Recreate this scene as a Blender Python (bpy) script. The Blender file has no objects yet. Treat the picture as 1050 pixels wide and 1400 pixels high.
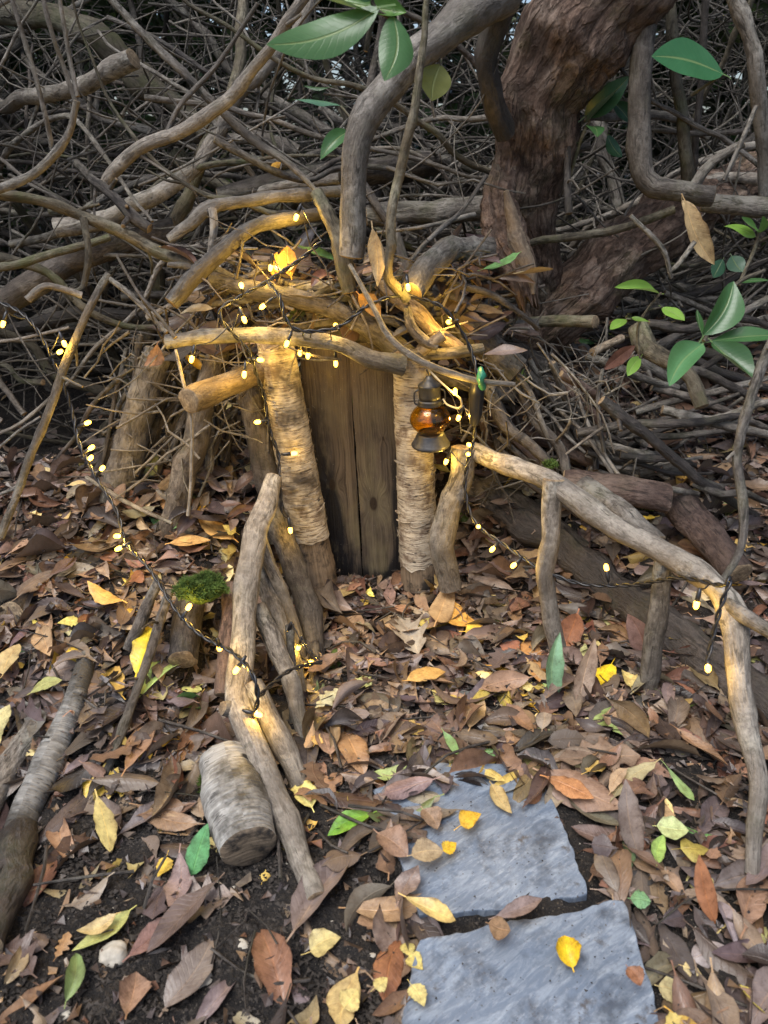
import bpy, math, random
import numpy as np
from mathutils import Vector, Matrix, noise as mnoise

R = math.radians
rnd = random.Random(11)
rng = np.random.default_rng(11)
scene = bpy.context.scene
col = scene.collection

# ------------------------------------------------------------------ camera, world, sun, exposure
CAM = np.array([0.0, -1.256, 0.725]); PITCH = R(25.0); FPX = 1018.0
FWD = np.array([0, math.cos(PITCH), -math.sin(PITCH)])
UPV = np.array([0, math.sin(PITCH), math.cos(PITCH)])
RGT = np.array([1.0, 0, 0])
cam_d = bpy.data.cameras.new('camera'); cam = bpy.data.objects.new('camera', cam_d); col.objects.link(cam)
cam.location = CAM; cam.rotation_euler = (math.pi / 2 - PITCH, 0, 0)
cam_d.sensor_fit = 'VERTICAL'; cam_d.sensor_height = 36.0; cam_d.lens = 36.0 * FPX / 1400.0
cam_d.clip_start = 0.02; cam_d.clip_end = 500
cam_d.dof.use_dof = True; cam_d.dof.focus_distance = 1.35; cam_d.dof.aperture_fstop = 9.0
scene.camera = cam

SUN_EL, SUN_AZ = R(66), R(222)
world = bpy.data.worlds.new('World'); scene.world = world; world.use_nodes = True
wn = world.node_tree.nodes; wl = world.node_tree.links
sky = wn.new('ShaderNodeTexSky'); sky.sky_type = 'NISHITA'; sky.sun_disc = False
sky.sun_elevation = SUN_EL; sky.sun_rotation = SUN_AZ; sky.dust_density = 4.0; sky.air_density = 1.0
bg = wn['Background']; bg.inputs[1].default_value = 0.105
wl.new(sky.outputs[0], bg.inputs[0])
sun_d = bpy.data.lights.new('sun', 'SUN'); sun_d.energy = 1.5; sun_d.angle = R(34); sun_d.color = (0.95, 0.975, 1.0)
sun = bpy.data.objects.new('sun', sun_d); col.objects.link(sun)
sd = Vector((math.sin(SUN_AZ) * math.cos(SUN_EL), math.cos(SUN_AZ) * math.cos(SUN_EL), math.sin(SUN_EL)))
sun.rotation_euler = sd.to_track_quat('Z', 'Y').to_euler(); sun.location = (0, -3, 5)
vs = scene.view_settings
vs.view_transform = 'Standard'; vs.look = 'None'; vs.gamma = 1.0; vs.use_curve_mapping = False
vs.exposure = 1.05
scene.render.engine = 'CYCLES'
scene.cycles.use_denoising = True
scene.cycles.sample_clamp_indirect = 4.0
scene.cycles.max_bounces = 6; scene.cycles.diffuse_bounces = 2; scene.cycles.transparent_max_bounces = 6

BULB_WATTS = 0.15

# ------------------------------------------------------------------ pixel helpers
def ray(px, py):
    return FWD + RGT * ((px - 525) / FPX) + UPV * ((700 - py) / FPX)
def P(px, py, Y):
    d = ray(px, py); t = (Y - CAM[1]) / d[1]
    return CAM + t * d
def depth_of(p):
    return float(np.dot(np.asarray(p) - CAM, FWD))
def sst(a, b, x):
    t = np.clip((x - a) / (b - a), 0, 1); return t * t * (3 - 2 * t)
def H(x, y):
    x = np.asarray(x, float); y = np.asarray(y, float)
    h = 0.0 * x
    xs = x - 0.07 * sst(-0.28, -0.06, y)
    h = h + sst(-0.225, -0.33, xs) * (0.085 * sst(-0.62, -0.26, y) + 0.12 * sst(-0.30, 0.08, y) - 0.10 * sst(0.10, 0.32, y) * sst(-0.3, -0.45, x))
    d = ((x - 0.13) * 0.33 + (y + 0.03) * 0.42) / 0.534
    h = h + (0.10 * sst(0.02, 0.16, d) + 0.07 * sst(0.12, 0.32, d)) * sst(0.07, 0.17, x)
    h = h + 0.20 * sst(-0.05, 0.6, y - 0.4 * sst(-0.2, -0.4, x)) * np.where(np.abs(x) < 0.2, sst(0.03, 0.12, y), 1.0)
    h = h + 0.22 * np.exp(-((x - 0.0) / 0.3) ** 2) * sst(0.06, 0.25, y) * sst(1.2, 0.5, y)
    h = h + 0.006 * np.sin(x * 23 + 1.3) * np.sin(y * 19) + 0.004 * np.sin(x * 51 + y * 37)
    return h
def G(px, py, lift=0.0):
    d = ray(px, py); t = 0.3; dt = 0.004
    while t < 8:
        p = CAM + t * d
        if p[2] <= float(H(p[0], p[1])) + lift: return p
        t += dt
    return CAM + 3 * d

# ------------------------------------------------------------------ object helpers
def link(o, parent=None):
    col.objects.link(o)
    if parent is not None: o.parent = parent
    return o
def tag(o, label, cat, group=None, kind=None):
    o['label'] = label
    if cat: o['category'] = cat
    if group: o['group'] = group
    if kind: o['kind'] = kind
    return o
def empty(name, loc=(0, 0, 0)):
    o = bpy.data.objects.new(name, None); o.location = loc; o.empty_display_size = 0.02
    return link(o)
def mesh_np(name, V, F, uv=None, colr=None, mats=(), midx=None, smooth=True):
    """V (n,3); F list of index tuples or an int array (m,k); uv per vertex; colr per vertex"""
    me = bpy.data.meshes.new(name)
    V = np.asarray(V, np.float32)
    if isinstance(F, np.ndarray):
        m, k = F.shape
        me.vertices.add(len(V)); me.vertices.foreach_set('co', V.ravel())
        me.loops.add(m * k); me.loops.foreach_set('vertex_index', F.ravel().astype(np.int32))
        me.polygons.add(m); me.polygons.foreach_set('loop_start', np.arange(0, m * k, k, dtype=np.int32))
        me.update(calc_edges=True); me.validate()
    else:
        me.from_pydata(V.tolist(), [], F)
    n = len(me.polygons)
    me.polygons.foreach_set('use_smooth', np.full(n, smooth))
    for mt in mats: me.materials.append(mt)
    if midx is not None: me.polygons.foreach_set('material_index', np.asarray(midx, np.int32))
    lv = np.empty(len(me.loops), np.int32); me.loops.foreach_get('vertex_index', lv)
    if uv is not None:
        l = me.uv_layers.new(name='UVMap'); l.data.foreach_set('uv', np.asarray(uv, np.float32)[lv].ravel())
    if colr is not None:
        a = me.color_attributes.new('col', 'FLOAT_COLOR', 'POINT')
        c = np.ones((len(V), 4), np.float32); c[:, :3] = colr; a.data.foreach_set('color', c.ravel())
    me.update()
    return me
def obj(name, me, parent=None):
    return link(bpy.data.objects.new(name, me), parent)

# ------------------------------------------------------------------ materials
class NT:
    def __init__(s, name):
        s.m = bpy.data.materials.new(name); s.m.use_nodes = True
        s.n = s.m.node_tree.nodes; s.l = s.m.node_tree.links
        s.b = s.n['Principled BSDF']
    def node(s, t, **k):
        n = s.n.new(t)
        for a, v in k.items(): setattr(n, a, v)
        return n
    def set(s, sock, v):
        if isinstance(v, bpy.types.NodeSocket): s.l.new(v, sock)
        elif isinstance(v, (tuple, list)) and len(v) == 3 and sock.type == 'RGBA': sock.default_value = (*v, 1)
        else: sock.default_value = v
    def uv(s): return s.node('ShaderNodeUVMap', uv_map='UVMap').outputs[0]
    def objco(s): return s.node('ShaderNodeTexCoord').outputs['Object']
    def mapping(s, vec, scale=(1, 1, 1), loc=(0, 0, 0), rot=(0, 0, 0)):
        m = s.node('ShaderNodeMapping'); s.l.new(vec, m.inputs[0])
        s.set(m.inputs[1], loc); s.set(m.inputs[2], rot); s.set(m.inputs[3], scale); return m.outputs[0]
    def noise(s, vec, scale, detail=5, rough=0.6, dist=0.0):
        n = s.node('ShaderNodeTexNoise'); s.l.new(vec, n.inputs['Vector'])
        n.inputs['Scale'].default_value = scale; n.inputs['Detail'].default_value = detail
        n.inputs['Roughness'].default_value = rough; n.inputs['Distortion'].default_value = dist
        return n.outputs['Fac']
    def vor(s, vec, scale, feat='F1', out='Distance'):
        n = s.node('ShaderNodeTexVoronoi', feature=feat); s.l.new(vec, n.inputs['Vector']); n.inputs['Scale'].default_value = scale
        return n.outputs[out]
    def ramp(s, fac, stops, interp='LINEAR'):
        r = s.node('ShaderNodeValToRGB'); s.l.new(fac, r.inputs[0]); e = r.color_ramp.elements
        r.color_ramp.interpolation = interp
        while len(e) < len(stops): e.new(0.5)
        for i, (p, c) in enumerate(stops):
            e[i].position = p; e[i].color = (c, c, c, 1) if isinstance(c, (int, float)) else (*c, 1)
        return r.outputs[0]
    def mix(s, fac, a, b, blend='MIX'):
        n = s.node('ShaderNodeMix', data_type='RGBA', blend_type=blend)
        s.set(n.inputs[0], fac); s.set(n.inputs[6], a); s.set(n.inputs[7], b); return n.outputs[2]
    def math(s, op, a, b=0.0, c=None):
        n = s.node('ShaderNodeMath', operation=op); s.set(n.inputs[0], a); s.set(n.inputs[1], b)
        if c is not None: s.set(n.inputs[2], c)
        return n.outputs[0]
    def mapr(s, v, a, b, c=0.0, d=1.0):
        n = s.node('ShaderNodeMapRange'); s.l.new(v, n.inputs[0])
        for i, x in enumerate((a, b, c, d)): n.inputs[i + 1].default_value = x
        return n.outputs[0]
    def bump(s, h, strength=0.5, dist=0.002, prev=None):
        n = s.node('ShaderNodeBump'); n.inputs['Strength'].default_value = strength; n.inputs['Distance'].default_value = dist
        s.l.new(h, n.inputs['Height'])
        if prev is not None: s.l.new(prev, n.inputs['Normal'])
        return n.outputs[0]
    def rand(s): return s.node('ShaderNodeObjectInfo').outputs['Random']
    def out(s, color, rough=0.7, normal=None, spec=0.4):
        s.set(s.b.inputs['Base Color'], color); s.set(s.b.inputs['Roughness'], rough)
        s.b.inputs['Specular IOR Level'].default_value = spec
        if normal is not None: s.l.new(normal, s.b.inputs['Normal'])
        return s.m

def bark_mat(name, base, dark, light, moss=0.0, rough=0.75, blot=22, spec=0.3, coarse=1.0, st=1.9):
    t = NT(name)
    gs_ = lambda c: tuple(v * 0.72 + 0.28 * (sum(c) / 3) for v in c)
    base, dark, light = gs_(base), gs_(dark), gs_(light)
    uv = t.uv(); r = t.rand()
    off = t.node('ShaderNodeCombineXYZ'); t.set(off.inputs[0], t.math('MULTIPLY', r, 37.0)); t.set(off.inputs[1], t.math('MULTIPLY', r, 91.0))
    vm = t.node('ShaderNodeVectorMath', operation='ADD'); t.l.new(uv, vm.inputs[0]); t.l.new(off.outputs[0], vm.inputs[1]); u = vm.outputs[0]
    k = coarse
    fib = t.noise(t.mapping(u, (300 * k, 38 * k * st, 1)), 1.0, 6, 0.7, 0.3)
    crk = t.noise(t.mapping(u, (110 * k, 13 * k * st, 1)), 1.0, 5, 0.65, 0.9)
    oc = t.objco()
    blo = t.noise(oc, blot, 6, 0.7)
    mot = t.noise(oc, 85 * k, 4, 0.7)
    big = t.noise(oc, 6.5, 3, 0.5)
    c = t.mix(t.ramp(fib, [(0.38, 0.0), (0.62, 1.0)]), dark, base)
    c = t.mix(t.ramp(blo, [(0.47, 0.0), (0.62, 0.85)]), c, light)
    c = t.mix(t.ramp(mot, [(0.36, 0.7), (0.5, 0.0)]), c, tuple(v * 0.7 for v in dark))
    c = t.mix(t.ramp(crk, [(0.36, 0.85), (0.45, 0.0)]), c, tuple(v * 0.3 for v in dark))
    c = t.mix(t.ramp(big, [(0.42, 0.6), (0.6, 0.0)]), c, tuple(v * 0.8 for v in dark))
    # lighter/darker from one branch to the next
    c = t.mix(1.0, c, t.ramp(r, [(0.0, (0.6, 0.59, 0.59)), (0.5, (0.92, 0.92, 0.91)), (1.0, (1.25, 1.22, 1.18))]), 'MULTIPLY')
    if moss:
        g = t.noise(oc, 14, 5, 0.7)
        c = t.mix(t.math('MULTIPLY', t.ramp(g, [(0.5, 0.0), (0.68, 1.0)]), moss), c, (0.075, 0.085, 0.032))
    hgt = t.math('ADD', t.math('MULTIPLY', fib, 0.6), t.math('ADD', t.math('MULTIPLY', crk, 1.0), t.math('ADD', t.math('MULTIPLY', blo, 0.6), t.math('MULTIPLY', mot, 0.5))))
    if st > 3:
        ck = t.vor(t.mapping(t.node('ShaderNodeVectorMath', operation='ADD').outputs[0] if False else u, (52, 17, 1)), 1.0, 'DISTANCE_TO_EDGE')
        wv = t.math('ADD', ck, t.math('MULTIPLY', t.math('SUBTRACT', crk, 0.5), 0.5))
        cm = t.ramp(wv, [(0.03, 1.0), (0.12, 0.0)])
        c = t.mix(t.math('MULTIPLY', cm, 0.45), c, tuple(v * 0.3 for v in dark))
        hgt = t.math('SUBTRACT', hgt, t.math('MULTIPLY', cm, 0.5))
    n = t.bump(hgt, 1.0, 0.0045 / k)
    return t.out(c, rough, n, spec)

M = {}
M['grey'] = bark_mat('bark_grey', (0.235, 0.205, 0.168), (0.10, 0.083, 0.066), (0.36, 0.33, 0.275), 0.3)
M['pale'] = bark_mat('bark_pale', (0.30, 0.26, 0.21), (0.15, 0.125, 0.098), (0.43, 0.39, 0.325), 0.2)
M['brown'] = bark_mat('bark_brown', (0.142, 0.115, 0.093), (0.054, 0.043, 0.035), (0.235, 0.205, 0.17), 0.25)
M['dark'] = bark_mat('bark_dark_wet', (0.075, 0.055, 0.042), (0.03, 0.023, 0.018), (0.13, 0.1, 0.08), 0.25, 0.55, 22, 0.5)
M['red'] = bark_mat('bark_red', (0.155, 0.09, 0.064), (0.066, 0.036, 0.027), (0.215, 0.14, 0.105), 0.1, 0.65)
M['green'] = bark_mat('bark_green', (0.165, 0.135, 0.082), (0.075, 0.06, 0.035), (0.25, 0.225, 0.15), 0.7)
M['trunk'] = bark_mat('bark_trunk', (0.33, 0.20, 0.13), (0.12, 0.068, 0.045), (0.46, 0.33, 0.24), 0.35, 0.85, 20, 0.2, 0.7, 3.2)

def cut_mat():
    t = NT('cut_wood'); uv = t.uv(); oc = t.objco()
    rad = t.node('ShaderNodeVectorMath', operation='LENGTH'); t.l.new(uv, rad.inputs[0])
    ring = t.math('SINE', t.math('MULTIPLY', rad.outputs['Value'], 1400.0))
    n = t.noise(oc, 130, 5, 0.7)
    c = t.mix(t.ramp(n, [(0.35, 0.0), (0.7, 1.0)]), (0.11, 0.08, 0.055), (0.38, 0.29, 0.18))
    c = t.mix(t.mapr(ring, -1, 1, 0, 0.35), c, (0.12, 0.085, 0.055))
    return t.out(c, 0.85, t.bump(n, 0.9, 0.003), 0.2)
M['cut'] = cut_mat()

def birch_mat(name, grime=0.3, warm=1.0):
    t = NT(name); uv = t.uv(); oc = t.objco(); r = t.rand()
    off = t.node('ShaderNodeCombineXYZ'); t.set(off.inputs[1], t.math('MULTIPLY', r, 31.0))
    vm = t.node('ShaderNodeVectorMath', operation='ADD'); t.l.new(uv, vm.inputs[0]); t.l.new(off.outputs[0], vm.inputs[1]); u = vm.outputs[0]
    len_ = t.noise(t.mapping(u, (40, 330, 1)), 1.0, 6, 0.72, 0.4)
    band = t.noise(t.mapping(u, (9, 120, 1)), 1.0, 4, 0.6)
    blot = t.noise(oc, 26, 6, 0.7)
    c = t.mix(t.ramp(band, [(0.3, 0.0), (0.7, 1.0)]), (0.33, 0.275, 0.20), (0.60, 0.545, 0.445))
    c = t.mix(t.ramp(len_, [(0.39, 0.95), (0.49, 0.0)]), c, (0.075, 0.052, 0.038))
    c = t.mix(t.ramp(blot, [(0.50, 0.0), (0.64, 0.85)]), c, (0.12, 0.078, 0.055))
    g = t.noise(oc, 9, 4, 0.7)
    c = t.mix(t.math('MULTIPLY', t.ramp(g, [(0.48, 0.0), (0.62, 1.0)]), grime), c, (0.055, 0.045, 0.035))
    v = t.vor(t.mapping(u, (32, 55, 1)), 1.0)
    c = t.mix(t.ramp(v, [(0.07, 0.9), (0.13, 0.0)]), c, (0.025, 0.02, 0.02))
    h = t.math('ADD', t.math('MULTIPLY', len_, 1.0), t.math('MULTIPLY', band, 0.8))
    return t.out(c, 0.62, t.bump(h, 0.8, 0.003), 0.35)
M['birch'] = birch_mat('birch_bark', 0.45)
M['birch_dark'] = birch_mat('birch_bark_dirty', 1.0)
def silver_mat(name='birch_bark_silver', f=1.0, lo=0.5):
    t = NT(name); uv = t.uv(); oc = t.objco()
    band = t.noise(t.mapping(uv, (10, 170, 1)), 1.0, 5, 0.65)
    dash = t.noise(t.mapping(uv, (60, 420, 1)), 1.0, 3, 0.6)
    c = t.mix(t.ramp(band, [(0.32, 0.0), (0.66, 1.0)]), tuple(v * f for v in (0.15, 0.142, 0.128)), tuple(v * f for v in (0.44, 0.43, 0.40)))
    c = t.mix(t.ramp(dash, [(0.33, 0.9), (0.42, 0.0)]), c, (0.03, 0.027, 0.024))
    v = t.vor(t.mapping(uv, (16, 30, 1)), 1.0)
    c = t.mix(t.ramp(v, [(0.10, 1.0), (0.17, 0.0)]), c, (0.012, 0.011, 0.013))
    g = t.noise(oc, 11, 5, 0.7)
    c = t.mix(t.ramp(g, [(lo, 0.0), (lo + 0.12, 0.9)]), c, (0.04, 0.036, 0.03))
    return t.out(c, 0.5, t.bump(t.math('ADD', band, t.math('MULTIPLY', dash, 0.6)), 1.0, 0.004), 0.4)
M['silver'] = silver_mat()
M['silver_dirty'] = silver_mat('birch_bark_wet', 0.72, 0.42)
def rot_mat():
    t = NT('stripped_wood'); uv = t.uv(); oc = t.objco()
    f = t.noise(t.mapping(uv, (260, 14, 1)), 1.0, 5, 0.6)
    b = t.noise(oc, 18, 5, 0.7)
    c = t.mix(t.ramp(f, [(0.3, 0.0), (0.7, 1.0)]), (0.10, 0.075, 0.052), (0.29, 0.22, 0.15))
    c = t.mix(t.ramp(b, [(0.49, 0.0), (0.60, 0.93)]), c, (0.022, 0.02, 0.019))
    return t.out(c, 0.7, t.bump(t.math('ADD', f, b), 0.7, 0.003), 0.3)
M['rot'] = rot_mat()

def plank_mat(name, knots, stain_side, cold):
    """old softwood; UV in metres along the board"""
    t = NT(name); uv = t.uv()
    sep = t.node('ShaderNodeSeparateXYZ'); t.l.new(uv, sep.inputs[0]); X, Z = sep.outputs[0], sep.outputs[1]
    warp = t.noise(t.mapping(uv, (8, 3, 1)), 1.0, 3, 0.5)
    xx = t.math('ADD', X, t.math('MULTIPLY', t.math('SUBTRACT', warp, 0.5), 0.02))
    km = None
    for kx, kz, kr in knots:
        dx = t.math('SUBTRACT', X, kx); dz = t.math('MULTIPLY', t.math('SUBTRACT', Z, kz), 0.5)
        d2 = t.math('ADD', t.math('MULTIPLY', dx, dx), t.math('MULTIPLY', dz, dz))
        g = t.math('EXPONENT', t.math('DIVIDE', d2, -(kr * 1.7) ** 2))
        xx = t.math('ADD', xx, t.math('MULTIPLY', t.math('MULTIPLY', g, dx), 2.2))
        core = t.math('EXPONENT', t.math('DIVIDE', d2, -(kr * 0.75) ** 2))
        km = core if km is None else t.math('MAXIMUM', km, core)
    cmb = t.node('ShaderNodeCombineXYZ'); t.set(cmb.inputs[0], t.math('MULTIPLY', xx, 330.0)); t.set(cmb.inputs[1], t.math('MULTIPLY', Z, 7.0))
    gr = t.noise(cmb.outputs[0], 1.0, 6, 0.65)
    cm2 = t.node('ShaderNodeCombineXYZ'); t.set(cm2.inputs[0], t.math('MULTIPLY', xx, 75.0)); t.set(cm2.inputs[1], t.math('MULTIPLY', Z, 3.0))
    gb = t.noise(cm2.outputs[0], 1.0, 4, 0.6)
    c = t.mix(t.ramp(gb, [(0.3, 0.0), (0.72, 1.0)]), (0.045, 0.035, 0.029) , (0.165, 0.132, 0.094))
    c = t.mix(t.ramp(gr, [(0.36, 0.9), (0.52, 0.0)]), c, (0.022, 0.015, 0.011))
    green = t.noise(t.mapping(uv, (14, 6, 1), (3, 1, 0)), 1.0, 4, 0.6)
    c = t.mix(t.ramp(green, [(0.44, 0.0), (0.66, 0.75)]), c, (0.205, 0.172, 0.095))
    # black damp creeping up from the foot and along one edge
    sn = t.noise(t.mapping(uv, (26, 8, 1), (7, 2, 0)), 1.0, 5, 0.65)
    edge = t.mapr(X, stain_side[0], stain_side[1], 0, 1)
    foot = t.mapr(Z, 0.0, stain_side[2], 1, 0)
    m = t.math('ADD', t.math('MULTIPLY', edge, t.mapr(Z, 0.16, 0.44, 1.0, 0.3)), t.math('MULTIPLY', foot, 0.6))
    m = t.math('MULTIPLY', m, t.mapr(sn, 0.3, 0.6, 0.25, 1.35))
    c = t.mix(t.ramp(m, [(0.26, 0.0), (0.5, 0.96)]), c, (0.012, 0.012, 0.014))
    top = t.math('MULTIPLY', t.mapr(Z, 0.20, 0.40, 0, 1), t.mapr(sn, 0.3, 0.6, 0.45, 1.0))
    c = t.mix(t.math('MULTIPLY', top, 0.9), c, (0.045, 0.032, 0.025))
    if km is not None: c = t.mix(t.ramp(km, [(0.3, 0.0), (0.55, 0.9)]), c, (0.028, 0.017, 0.01))
    sp = t.noise(uv, 420, 2, 0.5)
    c = t.mix(t.ramp(sp, [(0.70, 0.0), (0.76, 0.6)]), c, (0.4, 0.37, 0.32))
    h = t.math('ADD', gr, t.math('MULTIPLY', gb, 0.6))
    return t.out(c, t.ramp(m, [(0.3, 0.72), (0.7, 0.42)]), t.bump(h, 1.0, 0.003), 0.35)

def leaf_mat(name, src, gloss=0.42, live=False):
    t = NT(name); uv = t.uv(); oc = t.objco()
    if src == 'object': base = t.node('ShaderNodeObjectInfo').outputs['Color']; rr = t.rand()
    else: base = t.node('ShaderNodeVertexColor', layer_name='col').outputs[0]; rr = None
    sep = t.node('ShaderNodeSeparateXYZ'); t.l.new(uv, sep.inputs[0]); S, T = sep.outputs[0], sep.outputs[1]
    aS = t.math('ABSOLUTE', S)
    rib = t.ramp(aS, [(0.03, 1.0), (0.085, 0.0)])
    vein = t.math('SINE', t.math('ADD', t.math('MULTIPLY', t.math('SUBTRACT', T, t.math('MULTIPLY', t.math('POWER', aS, 0.8), 0.16)), 82.0), t.math('MULTIPLY', t.noise(oc, 3.0 if src == 'object' else 30, 2, 0.5), 9.0)))
    vl = t.ramp(t.mapr(vein, -1, 1), [(0.88, 0.0), (0.99, 1.0)])
    c = base
    if not live:
        k_ = 1.0 if src == 'object' else 12.0
        if src == 'object':
            of = t.node('ShaderNodeCombineXYZ'); t.set(of.inputs[0], t.math('MULTIPLY', rr, 53.0)); t.set(of.inputs[1], t.math('MULTIPLY', rr, 29.0))
            va = t.node('ShaderNodeVectorMath', operation='ADD'); t.l.new(oc, va.inputs[0]); t.l.new(of.outputs[0], va.inputs[1]); oc = va.outputs[0]
        b0 = t.noise(oc, 1.7 * k_, 3, 0.6)
        b1 = t.noise(oc, 4.5 * k_, 6, 0.7)
        b2 = t.noise(oc, 15 * k_, 5, 0.7)
        c = t.mix(t.ramp(b0, [(0.35, 0.0), (0.65, 0.7)]), c, t.mix(1.0, c, (1.35, 1.3, 1.25), 'MULTIPLY'))
        edge = t.math('MULTIPLY', t.ramp(aS, [(0.55, 0.0), (1.0, 1.0)]), b1)
        c = t.mix(t.ramp(edge, [(0.3, 0.0), (0.6, 0.8)]), c, t.mix(1.0, c, (0.4, 0.36, 0.34), 'MULTIPLY'))
        c = t.mix(t.ramp(b1, [(0.42, 0.0), (0.66, 0.75)]), c, t.mix(1.0, c, (0.42, 0.36, 0.33), 'MULTIPLY'))
        c = t.mix(t.ramp(b2, [(0.56, 0.0), (0.70, 0.65)]), c, t.mix(1.0, c, (0.35, 0.3, 0.28), 'MULTIPLY'))
        sp = t.noise(oc, 30 * k_, 2, 0.5)
        c = t.mix(t.ramp(sp, [(0.72, 0.0), (0.78, 0.5)]), c, (0.36, 0.33, 0.29))
        hgt = t.math('ADD', t.math('MULTIPLY', b1, 0.6), t.math('MULTIPLY', b2, 0.4))
        ribc = t.mix(1.0, c, (1.35, 1.25, 1.1), 'MULTIPLY')
    else:
        b1 = t.noise(oc, 4.0 if src == 'object' else 26, 5, 0.65)
        c = t.mix(t.ramp(b1, [(0.35, 0.0), (0.7, 0.4)]), c, t.mix(1.0, c, (0.55, 0.62, 0.5), 'MULTIPLY'))
        bs = t.noise(oc, 11.0 if src == 'object' else 60, 4, 0.7); c = t.mix(t.ramp(bs, [(0.66, 0.0), (0.72, 0.75)]), c, (0.10, 0.075, 0.03))
        hgt = t.math('MULTIPLY', b1, 0.25); ribc = t.mix(0.5, c, (0.30, 0.36, 0.14))
    c = t.mix(t.math('MULTIPLY', vl, 0.05 if live else 0.2), c, ribc)
    c = t.mix(t.math('MULTIPLY', rib, 0.75), c, ribc)
    geo = t.node('ShaderNodeNewGeometry')
    c = t.mix(t.math('MULTIPLY', geo.outputs['Backfacing'], 0.35), c, t.mix(0.6, c, (0.30, 0.30, 0.20) if live else (0.28, 0.21, 0.15)))
    h = t.math('SUBTRACT', hgt, t.math('ADD', t.math('MULTIPLY', rib, 0.5), t.math('MULTIPLY', vl, 0.07 if live else 0.22)))
    t.out(c, gloss, t.bump(h, 0.55, 0.002), 0.45)
    tr = t.node('ShaderNodeBsdfTranslucent'); t.l.new(c, tr.inputs[0])
    ms = t.node('ShaderNodeMixShader'); ms.inputs[0].default_value = 0.28 if live else 0.12
    t.l.new(t.b.outputs[0], ms.inputs[1]); t.l.new(tr.outputs[0], ms.inputs[2])
    t.l.new(ms.outputs[0], t.n['Material Output'].inputs[0])
    return t.m
M['leaf_o'] = leaf_mat('fallen_leaf', 'object', 0.34)
M['leaf_c'] = leaf_mat('leaf_litter', 'col', 0.36)
M['live_o'] = leaf_mat('living_leaf', 'object', 0.3, True)
M['live_c'] = leaf_mat('thicket_foliage', 'col', 0.36, True)

def soil_mat():
    t = NT('soil'); oc = t.objco()
    a = t.noise(oc, 14, 6, 0.7); b = t.noise(oc, 150, 4, 0.7); sp = t.noise(oc, 420, 2, 0.5)
    c = t.mix(t.ramp(a, [(0.35, 0.0), (0.68, 1.0)]), (0.009, 0.008, 0.0078), (0.028, 0.0245, 0.0225))
    c = t.mix(t.ramp(b, [(0.5, 0.0), (0.72, 0.7)]), c, (0.085, 0.068, 0.052))
    c = t.mix(t.ramp(sp, [(0.66, 0.0), (0.74, 0.85)]), c, (0.24, 0.20, 0.15))
    h = t.math('ADD', t.math('MULTIPLY', a, 0.7), b)
    m2 = t.noise(oc, 55, 5, 0.7)
    return t.out(c, 0.85, t.bump(t.math('ADD', h, t.math('MULTIPLY', m2, 1.5)), 1.0, 0.012), 0.3)
M['soil'] = soil_mat()
def simple(name, c, rough=0.6, spec=0.4, var=0.35, sc=60, bump=0.4):
    t = NT(name); oc = t.objco(); n = t.noise(oc, sc, 5, 0.65)
    k = t.mix(t.ramp(n, [(0.3, 0.0), (0.7, 1.0)]), tuple(v * (1 - var) for v in c), tuple(min(1, v * (1 + var)) for v in c))
    return t.out(k, rough, t.bump(n, bump, 0.0015), spec)
M['crumb'] = simple('soil_crumb', (0.042, 0.036, 0.031), 0.9, 0.2, 0.85, 55)
M['pebble'] = simple('pale_pebble', (0.40, 0.365, 0.30), 0.8, 0.25, 0.3, 90, 0.7)
M['black'] = simple('black_plastic', (0.014, 0.014, 0.016), 0.38, 0.5, 0.3, 200, 0.1)
M['wire'] = simple('pale_wire', (0.42, 0.36, 0.24), 0.4, 0.4, 0.2)
M['iron'] = simple('lantern_metal', (0.028, 0.028, 0.03), 0.42, 0.5, 0.45, 120, 0.35)
M['tie'] = simple('green_tie', (0.03, 0.20, 0.12), 0.4, 0.4, 0.3, 60, 0.2)
M['moss'] = simple('moss', (0.065, 0.105, 0.022), 0.8, 0.2, 0.6, 70)
M['split'] = bark_mat('split_wood', (0.32, 0.235, 0.14), (0.16, 0.105, 0.06), (0.42, 0.33, 0.22), 0.1)
def slate_mat():
    t = NT('slate'); oc = t.objco()
    rot = t.mapping(oc, (1, 1, 1), rot=(0, 0, R(-38)))
    st = t.noise(t.mapping(rot, (20, 75, 20)), 1.0, 7, 0.72, 0.9)
    st2 = t.noise(t.mapping(rot, (60, 260, 60)), 1.0, 6, 0.75, 0.5)
    big = t.noise(oc, 8, 5, 0.6)
    c = t.mix(t.ramp(big, [(0.3, 0.0), (0.7, 1.0)]), (0.088, 0.115, 0.158), (0.16, 0.198, 0.252))
    c = t.mix(t.ramp(st, [(0.46, 0.0), (0.64, 0.7)]), c, (0.27, 0.31, 0.355))
    c = t.mix(t.math('MULTIPLY', t.ramp(st2, [(0.52, 0.0), (0.70, 0.7)]), t.ramp(big, [(0.35, 0.1), (0.6, 1.0)])), c, (0.42, 0.45, 0.48))
    dk = t.noise(oc, 19, 6, 0.7)
    c = t.mix(t.ramp(dk, [(0.5, 0.0), (0.66, 0.75)]), c, (0.035, 0.042, 0.056))
    di = t.noise(oc, 27, 6, 0.75)
    c = t.mix(t.ramp(di, [(0.58, 0.0), (0.68, 0.8)]), c, (0.055, 0.043, 0.034))
    sp = t.noise(oc, 260, 2, 0.5)
    c = t.mix(t.ramp(sp, [(0.68, 0.0), (0.74, 0.8)]), c, (0.06, 0.048, 0.036))
    h = t.math('ADD', t.math('MULTIPLY', st, 1.0), t.math('MULTIPLY', st2, 0.4))
    return t.out(c, t.ramp(dk, [(0.4, 0.45), (0.7, 0.28)]), t.bump(h, 0.5, 0.0022), 0.5)
M['slate'] = slate_mat()
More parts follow.
